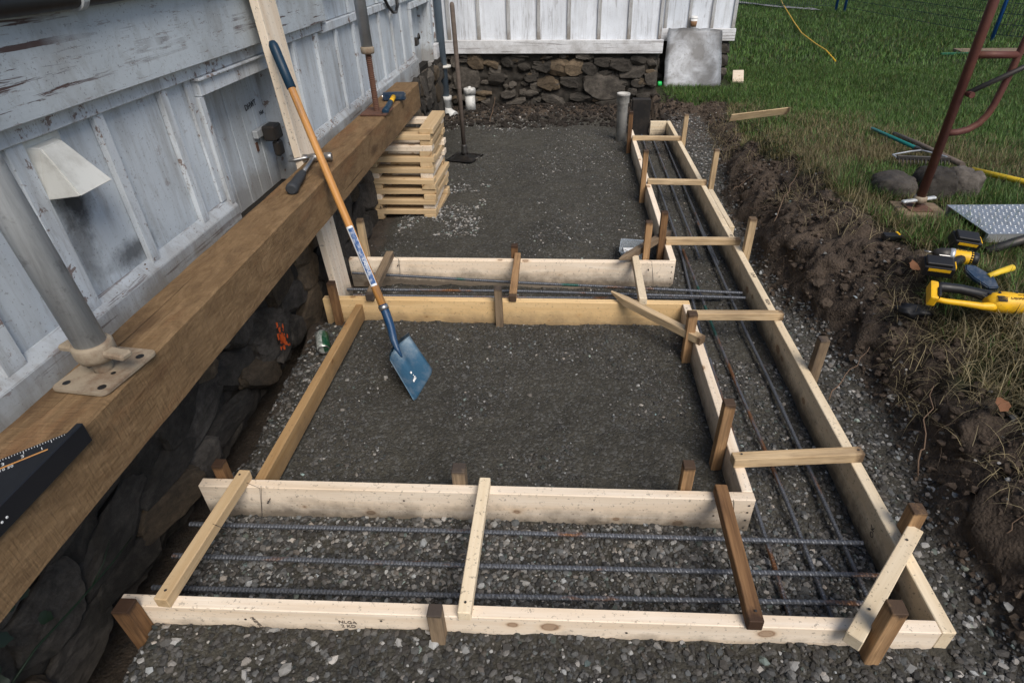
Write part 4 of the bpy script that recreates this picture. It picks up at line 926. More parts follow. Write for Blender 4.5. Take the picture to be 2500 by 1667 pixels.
plate_with_holes('base_plate', .165, .20, .008, [(.05, -.07, .008), (-.05, .07, .008)], 'rust', j2, Matrix.Translation((-1.187, 3.885, .8535)), .006)
lathe('screw', screw_prof(.0195, 0, .345, .0105), 16, 'rust', j2, Matrix.Translation((-1.187, 3.885, .861)))
lathe('collar_nut', [(.022, 0), (.037, .004), (.040, .014), (.040, .036), (.034, .042), (.022, .042)], 18, 'rustplate', j2, Matrix.Translation((-1.187, 3.885, 1.186)), True)
link('post_tube', tube_mesh('post_tube', [(-1.187, 3.885, 1.226), (-1.195, 3.885, 2.6)], .0335, 24), M['galv2'], j2)

# ------------------------------------------------------------------ shovel leaning on the prop board
def shovel():
    t = thing('shovel', 'blue square shovel with long wooden handle leaning against upright plank', 'shovel', (-.63, 2.12, .05))
    top = Vector((-1.284, 2.838, 1.3865)); colr = Vector((-.837, 2.367, .33)); ax = (top - colr).normalized()
    mw = frame(colr - ax * .02, top); L = (top - colr).length + .02
    def local_lathe(name, prof, mat, seg=18):   # turned about the handle axis (local X)
        m = mw @ Matrix.Rotation(R(90), 4, 'Y'); return lathe(name, [(r, z) for r, z in prof], seg, mat, t, m, True)
    h = L / 2
    bm = bmesh.new(); hm = tube_mesh('handle', [(-h, 0, 0), (-h * .6, 0, 0), (0, 0, 0), (h * .8, 0, 0), (h - .01, 0, 0)], [.0185, .0185, .0175, .0165, .016], 18)
    link('handle', hm, M['handle'], t, mw)
    local_lathe('grip', [(.017, h - .205), (.0205, h - .203), (.021, h - .1), (.0215, h - .03), (.020, h - .012), (.014, h + .002), (.002, h + .006)], 'bluegrip', 20)
    local_lathe('collar', [(.0195, -h + .005), (.024, -h + .006), (.024, -h + .026), (.0195, -h + .028)], 'steel')
    # label wrapped half round the handle, facing the yard
    view = (Vector((0, 0, 1.75)) - (colr + top) / 2); view = (view - ax * view.dot(ax)).normalized(); side = ax.cross(view)
    def wrap(name, s0, s1, a0, a1, r, mat):
        bm = bmesh.new(); g = []
        for s in np.linspace(s0, s1, 5):
            c = colr + ax * s; g.append([bm.verts.new(c + (view * math.cos(a) + side * math.sin(a)) * r) for a in np.linspace(a0, a1, 9)])
        for p, q in zip(g, g[1:]):
            for k in range(8): bm.faces.new((p[k], p[k + 1], q[k + 1], q[k]))
        bmesh.ops.recalc_face_normals(bm, faces=bm.faces[:]); return link(name, bm_mesh(bm, name, True), M[mat], t)
    lab = wrap('label', .105, .395, -1.0, .75, .0192, 'labelwhite'); wrap('label_print', .115, .385, -.62, .62, .0195, 'labelblue')
    text('label_lettering', 'CAMPUS', .022, 'whiteink', axes(-ax, side, colr + ax * .20 + view * .0200), t)
    # socket and neck
    link('socket', tube_mesh('socket', [colr + ax * .012, colr - ax * .03, Vector((-.797, 2.305, .262)), Vector((-.779, 2.262, .214)), Vector((-.762, 2.235, .186)), Vector((-.735, 2.205, .158))], [.0205, .0205, .0195, .0175, .013, .004], 18), M['socket'], t)
    # dished blade
    c00, c10, c01, c11 = Vector((-.792, 2.150, .185)), Vector((-.742, 2.335, .195)), Vector((-.650, 2.010, .048)), Vector((-.610, 2.245, .048))
    nrm = (c10 - c00).cross(c01 - c00).normalized()
    if nrm.z < 0: nrm = -nrm
    bm = bmesh.new(); N = 18; g = []
    for i in range(N + 1):
        row = []
        for j in range(N + 1):
            u, v = i / N, j / N     # u across, v from neck to edge
            p = c00.lerp(c10, u).lerp(c01.lerp(c11, u), v)
            e = abs(u - .5) * 2
            off = .020 * e ** 3 * (1 - .8 * v) - .012 * (1 - e ** 2) * (1 - v) ** .5 + .016 * math.exp(-((u - .5) / .09) ** 2) * max(0, 1 - v / .62) ** .8
            p = p + nrm * off
            if v < .12: p += (c00.lerp(c10, .5) - p).normalized() * 0 + (c01 - c00).normalized() * (.030 * e ** 2 * (1 - v / .12) * .6)
            if v > .93 and e > .8: p -= (c01 - c00).normalized() * .010 * (e - .8) / .2
            row.append(bm.verts.new(p))
        g.append(row)
    for i in range(N):
        for j in range(N): bm.faces.new((g[i][j], g[i + 1][j], g[i + 1][j + 1], g[i][j + 1]))
    bmesh.ops.recalc_face_normals(bm, faces=bm.faces[:]); bmesh.ops.solidify(bm, geom=bm.faces[:], thickness=.002)
    bl = link('blade', bm_mesh(bm, 'blade', True), M['blade'], t)
    # shoulder flange turned forward on the top edge
    bm = bmesh.new(); g = []
    for i in range(13):
        u = i / 12; e = abs(u - .5) * 2; p = c00.lerp(c10, u) + nrm * (.020 * e ** 3 - .012 * (1 - e ** 2) + .016 * math.exp(-((u - .5) / .09) ** 2)) + (c01 - c00).normalized() * .018 * e ** 2
        q = p - (c01 - c00).normalized() * .012 + nrm * .012; g.append((bm.verts.new(p), bm.verts.new(q)))
    for a, b in zip(g, g[1:]): bm.faces.new((a[0], b[0], b[1], a[1]))
    bmesh.ops.solidify(bm, geom=bm.faces[:], thickness=.0025); link('step', bm_mesh(bm, 'step', True), M['blade'], bl)
    s = bmesh.new(); cc = c00.lerp(c10, .42).lerp(c01.lerp(c11, .42), .72) + nrm * .0035
    for k in range(9):
        a = cc + (c10 - c00).normalized() * random.gauss(0, .007) + (c01 - c00).normalized() * random.gauss(0, .012); r = random.uniform(.002, .007)
        s.faces.new([s.verts.new(a + (c10 - c00).normalized() * r * math.cos(w) + (c01 - c00).normalized() * r * math.sin(w)) for w in np.linspace(0, 6.28, 8)[:-1]])
    bmesh.ops.recalc_face_normals(s, faces=s.faces[:]); link('splash', bm_mesh(s, 'splash'), M['paper'], bl)
shovel()

# ------------------------------------------------------------------ hand tools on the beam
ZB = .8505
def claw_hammer():
    t = thing('claw_hammer', 'claw hammer with dark rubber grip lying on the beam', 'hammer', (-1.2, 2.7, ZB))
    hd = Vector((-1.232, 2.893, .875)); bt = Vector((-1.166, 2.425, .872)); ax = (hd - bt).normalized(); sd = Vector((ax.y, -ax.x, 0))
    def P(s, o=0, z=0): return bt + ax * s + sd * o + Vector((0, 0, z))
    link('grip', tube_mesh('grip', [P(0), P(.006), P(.03), P(.08), P(.15), P(.22), P(.23)], [.018, .0255, .0255, .0215, .021, .0165, .012], 12), M['grip'], t)
    link('shank', tube_mesh('shank', [P(.22), P(.40), P(.475)], [.0105, .010, .012], 10), M['steel'], t)
    H = .455
    link('head', tube_mesh('head', [P(H, -.028), P(H, .0), P(H, .028), P(H, .032), P(H, .052), P(H, .054), P(H, .085), P(H, .088)], [.013, .0185, .0185, .013, .013, .0195, .020, .018], 14), M['steel'], t)
    for z, o in ((.008, .012), (-.006, -.012)):
        link('claw', tube_mesh('claw', [P(H, -.02, 0), P(H + o * .6, -.05, z * .3), P(H + o * 1.2 - .004, -.085, z * .8), P(H + o * 1.5 - .010, -.115, z)], [.013, .0115, .009, .004], 8), M['steel'], t)
claw_hammer()
def sledge():
    t = thing('club_hammer', 'short club hammer with blue head and yellow collar by the far jack', 'hammer', (-1.15, 4.1, ZB))
    c = Vector((-1.160, 4.235, .876)); d = Vector((1, .17, 0)).normalized(); s = Vector((-d.y, d.x, 0))
    bm = bmesh.new(); bmesh.ops.create_cube(bm, size=1)
    for v in bm.verts: v.co = Vector((v.co.x * .155, v.co.y * .05, v.co.z * .05))
    bmesh.ops.bevel(bm, geom=bm.edges[:], offset=.008, segments=2, affect='EDGES')
    h = link('head', bm_mesh(bm, 'head'), M['bluehead'], t, axes(d, s, c))
    for k in (-1, 1): lathe('striking_face', [(0, 0), (.021, 0), (.020, .005), (0, .005)], 14, 'steel', h, axes((0, 0, 1), s * k, c + d * k * .0775))
    e = Vector((-1.120, 3.83, .868)); ax = (e - c).normalized()
    link('handle_collar', tube_mesh('handle_collar', [c + ax * .02, c + ax * .10, c + ax * .165], [.017, .0155, .0155], 12), M['yellow'], t)
    link('grip', tube_mesh('grip', [c + ax * .16, c + ax * .2, c + ax * .32, c + ax * .40, c + ax * .408], [.0165, .018, .018, .021, .015], 12), M['bluegrip'], t)
sledge()
def rafter_square():
    t = thing('speed_square', 'black triangular rafter square with white scales on the beam near edge', 'square', (-1.1, .8, ZB))
    mw = Matrix.Translation((-1.080, .945, ZB + .001)); y = -.30
    o = prism('blade', [(0, 0), (0, y), (-.30, y)], .003, 'square', t, mw, .0005)
    bx('fence', -1.079, -1.064, .645, .950, .815, .868, 'square', t, .002)
    # painted scale: ticks and numbers along the sloping edge
    d = Vector((-.30, y, 0)).normalized(); nrm = Vector((-d.y, d.x, 0)); nrm = nrm if nrm.x > 0 else -nrm; Z = ZB + .0046
    bm = bmesh.new()
    for k in range(4, 80):
        p = Vector((-1.080, .945, Z)) + d * (k * .005); l = .012 if k % 10 == 0 else (.008 if k % 5 == 0 else .005); w = .0006
        a = p + nrm * .003; b = a + nrm * l; bm.faces.new([bm.verts.new(q) for q in (a - d * w, a + d * w, b + d * w, b - d * w)])
    link('scale', bm_mesh(bm, 'scale'), M['whiteink'], t)
    for k in range(1, 9): text('scale_numeral', str(k), .014, 'whiteink', axes(-d, nrm * -1 if False else Vector((d.y, -d.x, 0)) * -1, Vector((-1.08, .945, Z)) + d * (.035 + .034 * k) + nrm * .022), t, .0003)
    # raised brass coloured slot line and small print
    a = Vector((-1.080, .945, Z)) + d * .06 + nrm * .034; b = Vector((-1.080, .945, Z)) + d * .36 + nrm * .034
    board('slot', a, b, .0045, .0006, 'handle', t, 0)
    for k in range(6): text('small_print', 'HIP VAL 6 8 10 12', .0085, 'whiteink', axes(-d, Vector((d.y, -d.x, 0)) * -1, Vector((-1.08, .945, Z)) + d * .19 + nrm * (.047 + .010 * k)), t, .0003)
    text('small_print', '\u00b0 4 6 8 10 20', .011, 'whiteink', axes(-d, Vector((d.y, -d.x, 0)) * -1, Vector((-1.08, .945, Z)) + d * .15 + nrm * .0415), t, .0003)
    for yy in (.70, .712): lathe('rivet', [(0, 0), (.003, 0), (.002, .001), (0, .001)], 8, 'whiteink', t, axes((0, 1, 0), (0, 0, 1), (-1.0638, yy, .838)))
rafter_square()

# ------------------------------------------------------------------ tamper, drains, can, tub
def tamper():
    t = thing('hand_tamper', 'iron hand tamper with long dark handle standing on the gravel', 'tamper', (-.94, 5.6, .04)); g = gz(-.94, 5.6)
    mw = Matrix.Translation((-.938, 5.61, g)) @ Matrix.Rotation(R(-17), 4, 'Z'); s = .138
    bm = bmesh.new(); n = 10; G = []
    for i in range(n + 1):
        r = []
        for j in range(n + 1):
            x, y = (i / n * 2 - 1), (j / n * 2 - 1); rad = max(abs(x), abs(y)); z = .012 + .055 * max(0, 1 - math.hypot(x, y) / .75) ** 2 + .03 * max(0, 1 - rad / 1.05) * math.exp(-(min(abs(x - y), abs(x + y)) / .14) ** 2)
            if rad > .95: z += .006
            r.append(bm.verts.new((x * s, y * s, z)))
        G.append(r)
    for i in range(n):
        for j in range(n): bm.faces.new((G[i][j], G[i + 1][j], G[i + 1][j + 1], G[i][j + 1]))
    bmesh.ops.solidify(bm, geom=bm.faces[:], thickness=.008); link('foot_plate', bm_mesh(bm, 'foot_plate', True), M['darksteel'], t, mw)
    lathe('socket', [(.036, .05), (.030, .075), (.026, .12), (.026, .135), (.019, .14)], 16, 'darksteel', t, Matrix.Translation((-.938, 5.61, g)), True)
    link('handle', tube_mesh('handle', [(-.938, 5.61, g + .12), (-.941, 5.612, .7), (-.948, 5.615, 1.30), (-.9485, 5.615, 1.318), (-.9487, 5.615, 1.325)], [.0195, .020, .020, .016, .006], 14), M['oldhandle'], t)
tamper()
def pipes():
    t = thing('drain_pipe', 'grey blue drain pipe dropping into a white elbow in the back corner', 'pipe', (-1.40, 7.33, .08))
    link('downpipe', tube_mesh('downpipe', [(-1.40, 7.36, .22), (-1.40, 7.36, 3.2)], .043, 20), M['drain'], t)
    lathe('flange', [(.046, -.012), (.088, -.012), (.090, 0), (.088, .010), (.046, .014)], 24, 'ringwhite', t, Matrix.Translation((-1.40, 7.36, .555)), True)
    lathe('socket_fitting', [(.060, .09), (.060, .19), (.066, .192), (.066, .235), (.048, .236)], 22, 'pvc', t, Matrix.Translation((-1.40, 7.36, 0)), True)
    link('elbow', tube_mesh('elbow', [(-1.40, 7.36, .11), (-1.395, 7.35, .07), (-1.36, 7.32, .04), (-1.30, 7.28, .02)], .060, 18), M['pvc'], t)
    t = thing('cleanout_pipe', 'short white capped pipe stub in front of the stone wall', 'pipe', (-1.11, 7.33, .05))
    lathe('stub', [(.060, -.03), (.060, .19)], 22, 'pvc', t, Matrix.Translation((-1.115, 7.36, .07)), True)
    lathe('cap', [(.060, 0), (.070, .002), (.070, .058), (.063, .066), (.03, .068), (.018, .07), (.018, .085), (0, .085)], 22, 'pvc', t, Matrix.Translation((-1.115, 7.36, .255)), True)
    t = thing('standpipe', 'muddy off white open pipe standing beside the far trench', 'pipe', (.585, 6.2, 0))
    lathe('pipe_body', [(.053, -.1), (.053, .40), (.058, .405), (.062, .41), (.062, .475), (.066, .478), (.066, .497), (.058, .498), (.054, .44), (.0, .43)], 22, 'pvcold', t, Matrix.Translation((.577, 6.22, 0)), True)
pipes()
bx_ = bx('sunken_post', .700, .888, 6.46, 6.56, -.1, .385, 'darkpost', None, .006); tag(bx_, 'black wet timber post end standing at the end of the far trench', 'post')
def can():
    a = Vector((-1.178, 2.372, .072)); b = Vector((-1.222, 2.480, .098)); t = thing('drink_can', 'green and white drink can lying by the stone wall', 'can', (-1.2, 2.43, .04)); mw = frame(a, b)
    m = mw @ Matrix.Rotation(R(90), 4, 'Y'); h = (b - a).length / 2
    body = lathe('can_body', [(.030, -h + .004), (.033, -h + .012), (.033, h - .014), (.027, h - .002)], 26, 'can', t, m, True)
    lathe('can_bottom', [(.0, -h + .008), (.022, -h + .006), (.0255, -h - .001), (.0285, -h), (.0305, -h + .006), (.0330, -h + .0125)], 26, 'steel', t, m, True); lathe('can_top', [(.027, h - .003), (.0275, h), (.025, h), (.024, h - .004), (0, h - .004)], 26, 'steel', t, m, True)
can()
def tub():
    t = thing('plastic_tub', 'small clear plastic tub of fasteners beside the two upright stakes', 'tub', (.455, 3.51, .03)); g = gz(.45, 3.5)
    mw = Matrix.Translation((.452, 3.512, g + .002)) @ Matrix.Rotation(R(-8), 4, 'Z')
    def rr(w, d, z, r=.018): return [(x0 * (w / 2 - r) + r * math.cos(a), y0 * (d / 2 - r) + r * math.sin(a), z) for x0, y0, s in ((1, 1, 0), (-1, 1, 90), (-1, -1, 180), (1, -1, 270)) for a in [R(s + q) for q in (0, 30, 60, 90)]]
    bm = bmesh.new(); L = [rr(.125, .165, 0), rr(.150, .195, .085), rr(.165, .21, .086), rr(.165, .21, .090), rr(.147, .190, .090), rr(.122, .160, .003)]; Rn = [[bm.verts.new(p) for p in q] for q in L]
    for a, b in zip(Rn, Rn[1:]):
        for k in range(16): bm.faces.new((a[k], a[(k + 1) % 16], b[(k + 1) % 16], b[k]))
    bm.faces.new(Rn[0][::-1]); bm.faces.new(Rn[-1])
    link('tub_body', bm_mesh(bm, 'tub_body'), M['clear'], t, mw)
    bx('paper_sheet', .40, .50, 3.46, 3.58, g + .045, g + .047, 'paper', t, 0)
    for k in range(14):
        a = Vector((.42 + random.uniform(0, .06), 3.45 + random.uniform(0, .05), g + .052 + k * .001)); d = Vector((random.uniform(-1, 1), random.uniform(-.4, .4), 0)).normalized()
        link('fastener', tube_mesh('fastener', [a, a + d * .05], .0022, 6), M['darksteel'], t)
tub()

# ------------------------------------------------------------------ slab, cup and oddments at the house corner
bm = bmesh.new(); q = [(1.232, 8.03, .15), (1.98, 8.24, .15), (1.945, 8.425, .785), (1.272, 8.40, .800)]; nn = Vector((0, -1, .45)).normalized(); G = []
N = 14
for i in range(N + 1):
    r = []
    for j in range(N + 1):
        u, v = i / N, j / N; p = Vector(q[0]).lerp(Vector(q[1]), u).lerp(Vector(q[3]).lerp(Vector(q[2]), u), v); e = (float(fbm(np.array([u * 9.]), np.array([v * 9.]), 77, 3)[0]) - .5)
        p += nn * (e * .012 + .05 * (1 - (2 * u - 1) ** 2))
        if i in (0, N): p += Vector((e * .025, 0, 0))
        if j == N: p += Vector((0, 0, e * .02))
        r.append(bm.verts.new(p))
    G.append(r)
for i in range(N):
    for j in range(N): bm.faces.new((G[i][j], G[i + 1][j], G[i + 1][j + 1], G[i][j + 1]))
bmesh.ops.recalc_face_normals(bm, faces=bm.faces[:]); bmesh.ops.solidify(bm, geom=bm.faces[:], thickness=.03)
tag(link('leaning_panel', bm_mesh(bm, 'leaning_panel', True), M['concrete']), 'stained grey bowed panel leaning against the house wing', 'panel')
t = thing('coffee_cup', 'white paper coffee cup with brown sleeve standing atop the grey leaning panel', 'cup', (1.592, 8.435, .80)); cm = Matrix.Translation((1.592, 8.432, .795))
lathe('cup_body', [(.029, 0), (.0425, .128)], 22, 'paper', t, cm, True); lathe('sleeve', [(.0335, .035), (.0412, .098)], 22, 'sleeve', t, cm, True); lathe('lid', [(.0440, .126), (.0450, .130), (.0445, .137), (.039, .139), (.037, .152), (.034, .152), (.033, .148), (0, .148)], 22, 'paper', t, cm, True)
tag(lathe('bottle', [(.028, 0), (.030, .01), (.030, .045), (.022, .05), (.0, .05)], 18, 'green', None, axes((0, 1, 0), (0, 0, 1), (1.165, 8.06, .235)), True), 'bright green bottle cap end poking out beside the leaning panel', 'bottle')
tag(prism('wood_block', [(-.075, -.16), (.06, -.17), (.075, .15), (-.06, .165)], .03, 'pine', None, Matrix.Translation((2.245, 8.41, gz(2.245, 8.41) + .05)) @ Euler((.25, -.1, -.18)).to_matrix().to_4x4(), .003), 'square pale wood offcut on the grass by the house corner', 'wood block')
o = board('thin_board', (1.50, 5.64, .405), (2.07, 5.83, .425), .010, .07, 'stake_p', None, .001, up=(0, -.5, 1)); tag(o, 'thin strip of brown wood lying on the grass edge of the pit', 'wood strip')

# ------------------------------------------------------------------ scaffold frame at the right
def scaffold():
    g = gz(1.95, 3.2); t = thing('scaffold_frame', 'rust red tubular scaffold frame standing on the lawn', 'scaffold', (1.95, 3.2, g)); X, Y = 1.95, 3.2
    link('upright', tube_mesh('upright', [(X, Y, g + .06), (X, Y, 2.4)], .0225, 18), M['rustpaint'], t)
    link('upright', tube_mesh('upright', [(X, Y, .915), (X + .06, Y, .918), (X + .11, Y, .932), (X + .150, Y, .962), (X + .176, Y, 1.005), (X + .190, Y, 1.06), (X + .205, Y, 1.22), (X + .222, Y, 1.5), (X + .25, Y, 2.4)], .0165, 16), M['rustpaint'], t)
    link('rung', tube_mesh('rung', [(X, Y, 1.277), (X + .205, Y, 1.277)], .0165, 14), M['rustpaint'], t)
    link('rung', tube_mesh('rung', [(X, Y, 1.75), (X + .23, Y, 1.75)], .0165, 14), M['rustpaint'], t)
    link('brace', tube_mesh('brace', [(X + .025, Y - .025, 1.112), (X + .26, Y - .02, 1.235), (X + .9, Y, 1.56)], .0125, 12), M['darksteel'], t)
    lathe('brace_lug', [(0, -.012), (.014, -.012), (.014, .03), (0, .03)], 12, 'rustpaint', t, axes((1, 0, 0), (0, 0, 1), (X + .028, Y - .03, 1.108)))
    nut = lathe('leg_nut', [(.022, 0), (.034, .004), (.034, .030), (.022, .034)], 16, 'rustplate', t, Matrix.Translation((X, Y, g + .045)), True)
    board('nut_handle', (X - .105, Y - .025, g + .055), (X + .085, Y + .01, g + .068), .026, .015, 'galv', nut, .005)
    lathe('leg_screw', screw_prof(.017, 0, .06, .008), 12, 'rust', t, Matrix.Translation((X, Y, g + .01)))
    bx('foot_plate', X - .06, X + .06, Y - .06, Y + .06, g + .012, g + .018, 'rust', t, .001)
    o = prism('foot_block', [(-.13, -.10), (.12, -.12), (.13, .09), (-.11, .12)], .035, 'stake_g', None, Matrix.Translation((X + .005, Y - .01, g - .024)), .003); tag(o, 'grey wooden pad under the foot of the scaffold', 'wood block')
scaffold()
def tread():
    t = thing('tread_plank', 'aluminium scaffold plank with raised tread lying in the grass', 'plank', (2.4, 2.95, .55)); c = Vector((2.46, 2.93, .565)); x = Vector((1, .04, .0)).normalized(); y = Vector((.28, 1, .02))
    mw = axes(x, y, c); W, D = .84, .36
    prism('deck', [(-W / 2, -D / 2), (W / 2, -D / 2), (W / 2, D / 2), (-W / 2, D / 2)], .004, 'aluminium', t, mw)
    bm = bmesh.new()
    for i in range(40):
        for j in range(18):
            p = Vector((-W / 2 + .02 + i * .0205 + (j % 2) * .01, -D / 2 + .012 + j * .0197, .0042)); a = R(40 if (i + j) % 2 else -40); d = Vector((math.cos(a), math.sin(a), 0)); n = Vector((-d.y, d.x, 0))
            v = [bm.verts.new(mw @ (p + q)) for q in (d * -.008, n * .0022, d * .008, n * -.0022)]; tp = bm.verts.new(mw @ (p + Vector((0, 0, .0022))))
            for k in range(4): bm.faces.new((v[k], v[(k + 1) % 4], tp))
    o = link('tread_pattern', bm_mesh(bm, 'tread_pattern'), M['aluminium'], t); o['kind'] = 'stuff'
    for s in (-1, 1): board('rail', mw @ Vector((-W / 2, s * (D / 2 - .01), -.02)), mw @ Vector((W / 2, s * (D / 2 - .01), -.02)), .02, .045, 'galv2', t, .002)
tread()
o = link('steel_tube', tube_mesh('steel_tube', [(1.98, 2.62, .525), (2.18, 2.66, .58), (2.6, 2.76, .70)], .021, 14), M['darksteel']); tag(o, 'dark steel tube lying across the corner of the tread plank', 'tube')

# ------------------------------------------------------------------ power tools and hatchet in the grass
def battery(parent, mw, name='battery'):
    """slide-on pack: local X length, Z up"""
    b = link(name, box_mesh(name, .118, .074, .050, .008, 0, 2), M['black'], parent, mw)
    link('pack_top', box_mesh('pack_top', .100, .056, .018, .003), M['black'], b, mw @ Matrix.Translation((-.004, 0, .033)))
    link('pack_label', box_mesh('pack_label', .085, .0012, .014, 0), M['yellow'], b, mw @ Matrix.Translation((0, -.0372, .012)))
    link('latch', box_mesh('latch', .006, .044, .046, .002), M['yellow'], b, mw @ Matrix.Translation((.0605, 0, .002)))
    for k in range(6): link('rib', box_mesh('rib', .004, .076, .030, .001), M['black'], b, mw @ Matrix.Translation((-.045 + k * .018, 0, -.008)))
    return b
t = thing('battery_pack', 'black cordless tool battery with yellow top band lying alone in grass', 'battery', (1.87, 2.63, .53))
battery(t, axes((1, -.12, -.12), (.25, 1, .35), (1.872, 2.625, .575)), 'pack_body')
def impact_driver():
    t = thing('impact_driver', 'yellow and black cordless impact driver lying on its side in grass', 'drill', (1.72, 2.45, .53)); z = .560
    a = Vector((1.690, 2.500, z + .012)); b = Vector((1.822, 2.440, z + .012)); ax = (b - a).normalized()    # nose to rear
    link('motor_body', tube_mesh('motor_body', [a + ax * .030, a + ax * .045, a + ax * .085, a + ax * .128, a + ax * .142, a + ax * .15], [.026, .030, .032, .031, .026, .012], 18), M['yellow'], t)
    link('nose', tube_mesh('nose', [a - ax * .02, a - ax * .008, a + ax * .01, a + ax * .046], [.012, .020, .026, .0315], 18), M['darksteel'], t)
    link('gear_case', tube_mesh('gear_case', [a + ax * .030, a + ax * .05, a + ax * .060], [.0285, .0325, .0325], 18), M['galv2'], t)
    link('bit', tube_mesh('bit', [a - ax * .055, a - ax * .02], .0035, 8), M['steel'], t)
    # handle comes towards the viewer, battery at its foot
    g0 = a + ax * .098; g1 = Vector((1.682, 2.395, z)); d = (g1 - g0).normalized()
    link('grip', tube_mesh('grip', [g0 + d * .01, g0 + d * .04, g0 + d * .08, g1 - d * .02, g1 + d * .01], [.024, .021, .020, .022, .028], 14), M['black'], t)
    link('rear_cap', tube_mesh('rear_cap', [a + ax * .120, a + ax * .150, a + ax * .156], [.0318, .029, .012], 16), M['black'], t)
    link('trigger', tube_mesh('trigger', [g0 + d * .032 - ax * .018, g0 + d * .06 - ax * .020], .008, 8), M['black'], t)
    link('belt_clip', box_mesh('belt_clip', .045, .006, .010, .002), M['steel'], t, axes((1, -.35, .0), (.35, 1, 0), (1.672, 2.425, z + .034)))
    battery(t, axes((1, -.30, 0), (.3, 1, .3), (1.628, 2.375, z + .005)))
    text('lettering', 'DEWALT', .016, 'ink', axes((1, -.45, 0), (.3, .6, .8), a + ax * .092 + Vector((0, -.004, .0325))), t, .0004)
impact_driver()
def saw():
    t = thing('cordless_saw', 'yellow cordless saw with black D handle lying at the pit edge', 'saw', (1.68, 2.13, .53)); z = .565
    mw = axes((1, -.13, .0), (.16, 1, .35), (1.655, 2.115, z))     # local X along the saw, local Y up the picture
    def L(x, y, q=0): return mw @ Vector((x, y, q))
    def tb(name, pts, rad, mat, seg=14): return link(name, tube_mesh(name, [L(*p) for p in pts], rad, seg), M[mat], t)
    tb('grip', [(-.150, .034), (-.125, .042), (-.06, .038), (.0, .022), (.035, .010), (.05, .0)], [.020, .020, .019, .020, .024, .026], 'black')
    tb('guard_bar', [(-.160, -.012), (-.150, -.030), (-.13, -.034), (-.06, -.040), (.0, -.047), (.03, -.045), (.055, -.035)], [.010, .011, .011, .012, .014, .018, .022], 'yellow')
    link('handle_end', box_mesh('handle_end', .030, .098, .048, .008, 0, 2), M['yellow'], t, mw @ Matrix.Translation((-.168, .004, 0)) @ Matrix.Rotation(R(-12), 4, 'Z'))
    link('battery_mount', box_mesh('battery_mount', .012, .050, .040, .003), M['black'], t, mw @ Matrix.Translation((-.155, -.010, .012)) @ Matrix.Rotation(R(-12), 4, 'Z'))
    mb = link('motor_body', tube_mesh('motor_body', [L(.02, -.028), L(.045, -.022), L(.08, -.018), L(.13, -.020), L(.165, -.020), L(.17, -.02), L(.205, -.022), L(.21, -.022)], [.020, .038, .043, .042, .040, .046, .049, .045], 22), M['yellow'], t)
    for k in range(5): link('vent_slot', box_mesh('vent_slot', .034, .0035, .004, .0008), M['black'], mb, mw @ Matrix.Translation((.06, -.030 - k * .0052 + .006, .0405 - abs(k - 1) * .0016)))
    for p in ((.030, .0, .024), (.12, .004, .036), (.058, -.004, .036)): lathe('screw', [(0, 0), (.0055, 0), (.0055, .003), (0, .003)], 10, 'black', mb, mw @ Matrix.Translation(p))
    tb('front_ring', [(.208, -.022), (.212, -.022), (.222, -.023), (.224, -.023)], [.044, .048, .048, .040], 'galv2', 22)
    tb('gear_housing', [(.222, -.023), (.26, -.028), (.31, -.034), (.34, -.036)], [.040, .040, .034, .026], 'grip', 18)
    text('lettering', 'DEWALT', .021, 'ink', mw @ Matrix.Translation((.13, -.032, .0425)) @ Matrix.Rotation(R(-14), 4, 'X'), t, .0005); text('lettering', '20V MAX', .009, 'ink', mw @ Matrix.Translation((.135, -.014, .0415)), t, .0005)
saw()
t = thing('hatchet', 'small hatchet with blue steel head and yellow handle behind the saw', 'hatchet', (1.76, 2.27, .53))
prism('head', [(-.055, .060), (-.020, .060), (.045, .012), (.060, -.045), (.020, -.052), (-.030, -.01), (-.058, .03)], .022, 'bluehead', t, axes((1, -.25, .0), (.2, 1, .5), (1.748, 2.270, .560)), .004)
link('handle', tube_mesh('handle', [(1.770, 2.265, .580), (1.83, 2.290, .590), (1.895, 2.318, .595)], [.0115, .0125, .0145], 10), M['yellowpole'], t)
bm = bmesh.new(); bmesh.ops.create_icosphere(bm, subdivisions=3, radius=1)
for v in bm.verts: v.co = Vector((v.co.x * .075, v.co.y * .04, v.co.z * .028)) * (1 + 1.1 * (float(fbm(np.array([v.co.x * 3 + 5]), np.array([v.co.y * 3 + v.co.z * 4]), 3, 3)[0]) - .5))
tag(link('crumpled_bag', bm_mesh(bm, 'crumpled_bag', True), M['black'], None, Matrix.Translation((1.548, 2.285, gz(1.548, 2.285) + .015)) @ Matrix.Rotation(R(-10), 4, 'Z')), 'crumpled black plastic scrap by the handle end of the saw', 'plastic scrap')
t = thing('tape_measure', 'small black gadget with yellow tab at the top of the bank', 'tool', (1.66, 2.84, .53)); mw = axes((1, .1, -.05), (0, 1, .2), (1.66, 2.84, gz(1.66, 2.84) + .022))
link('case', box_mesh('case', .095, .035, .030, .010, 0, 2), M['black'], t, mw); link('tab', box_mesh('tab', .012, .028, .006, .001), M['yellow'], t, mw @ Matrix.Rotation(R(12), 4, 'Z') @ Matrix.Translation((.030, 0, .0145)))

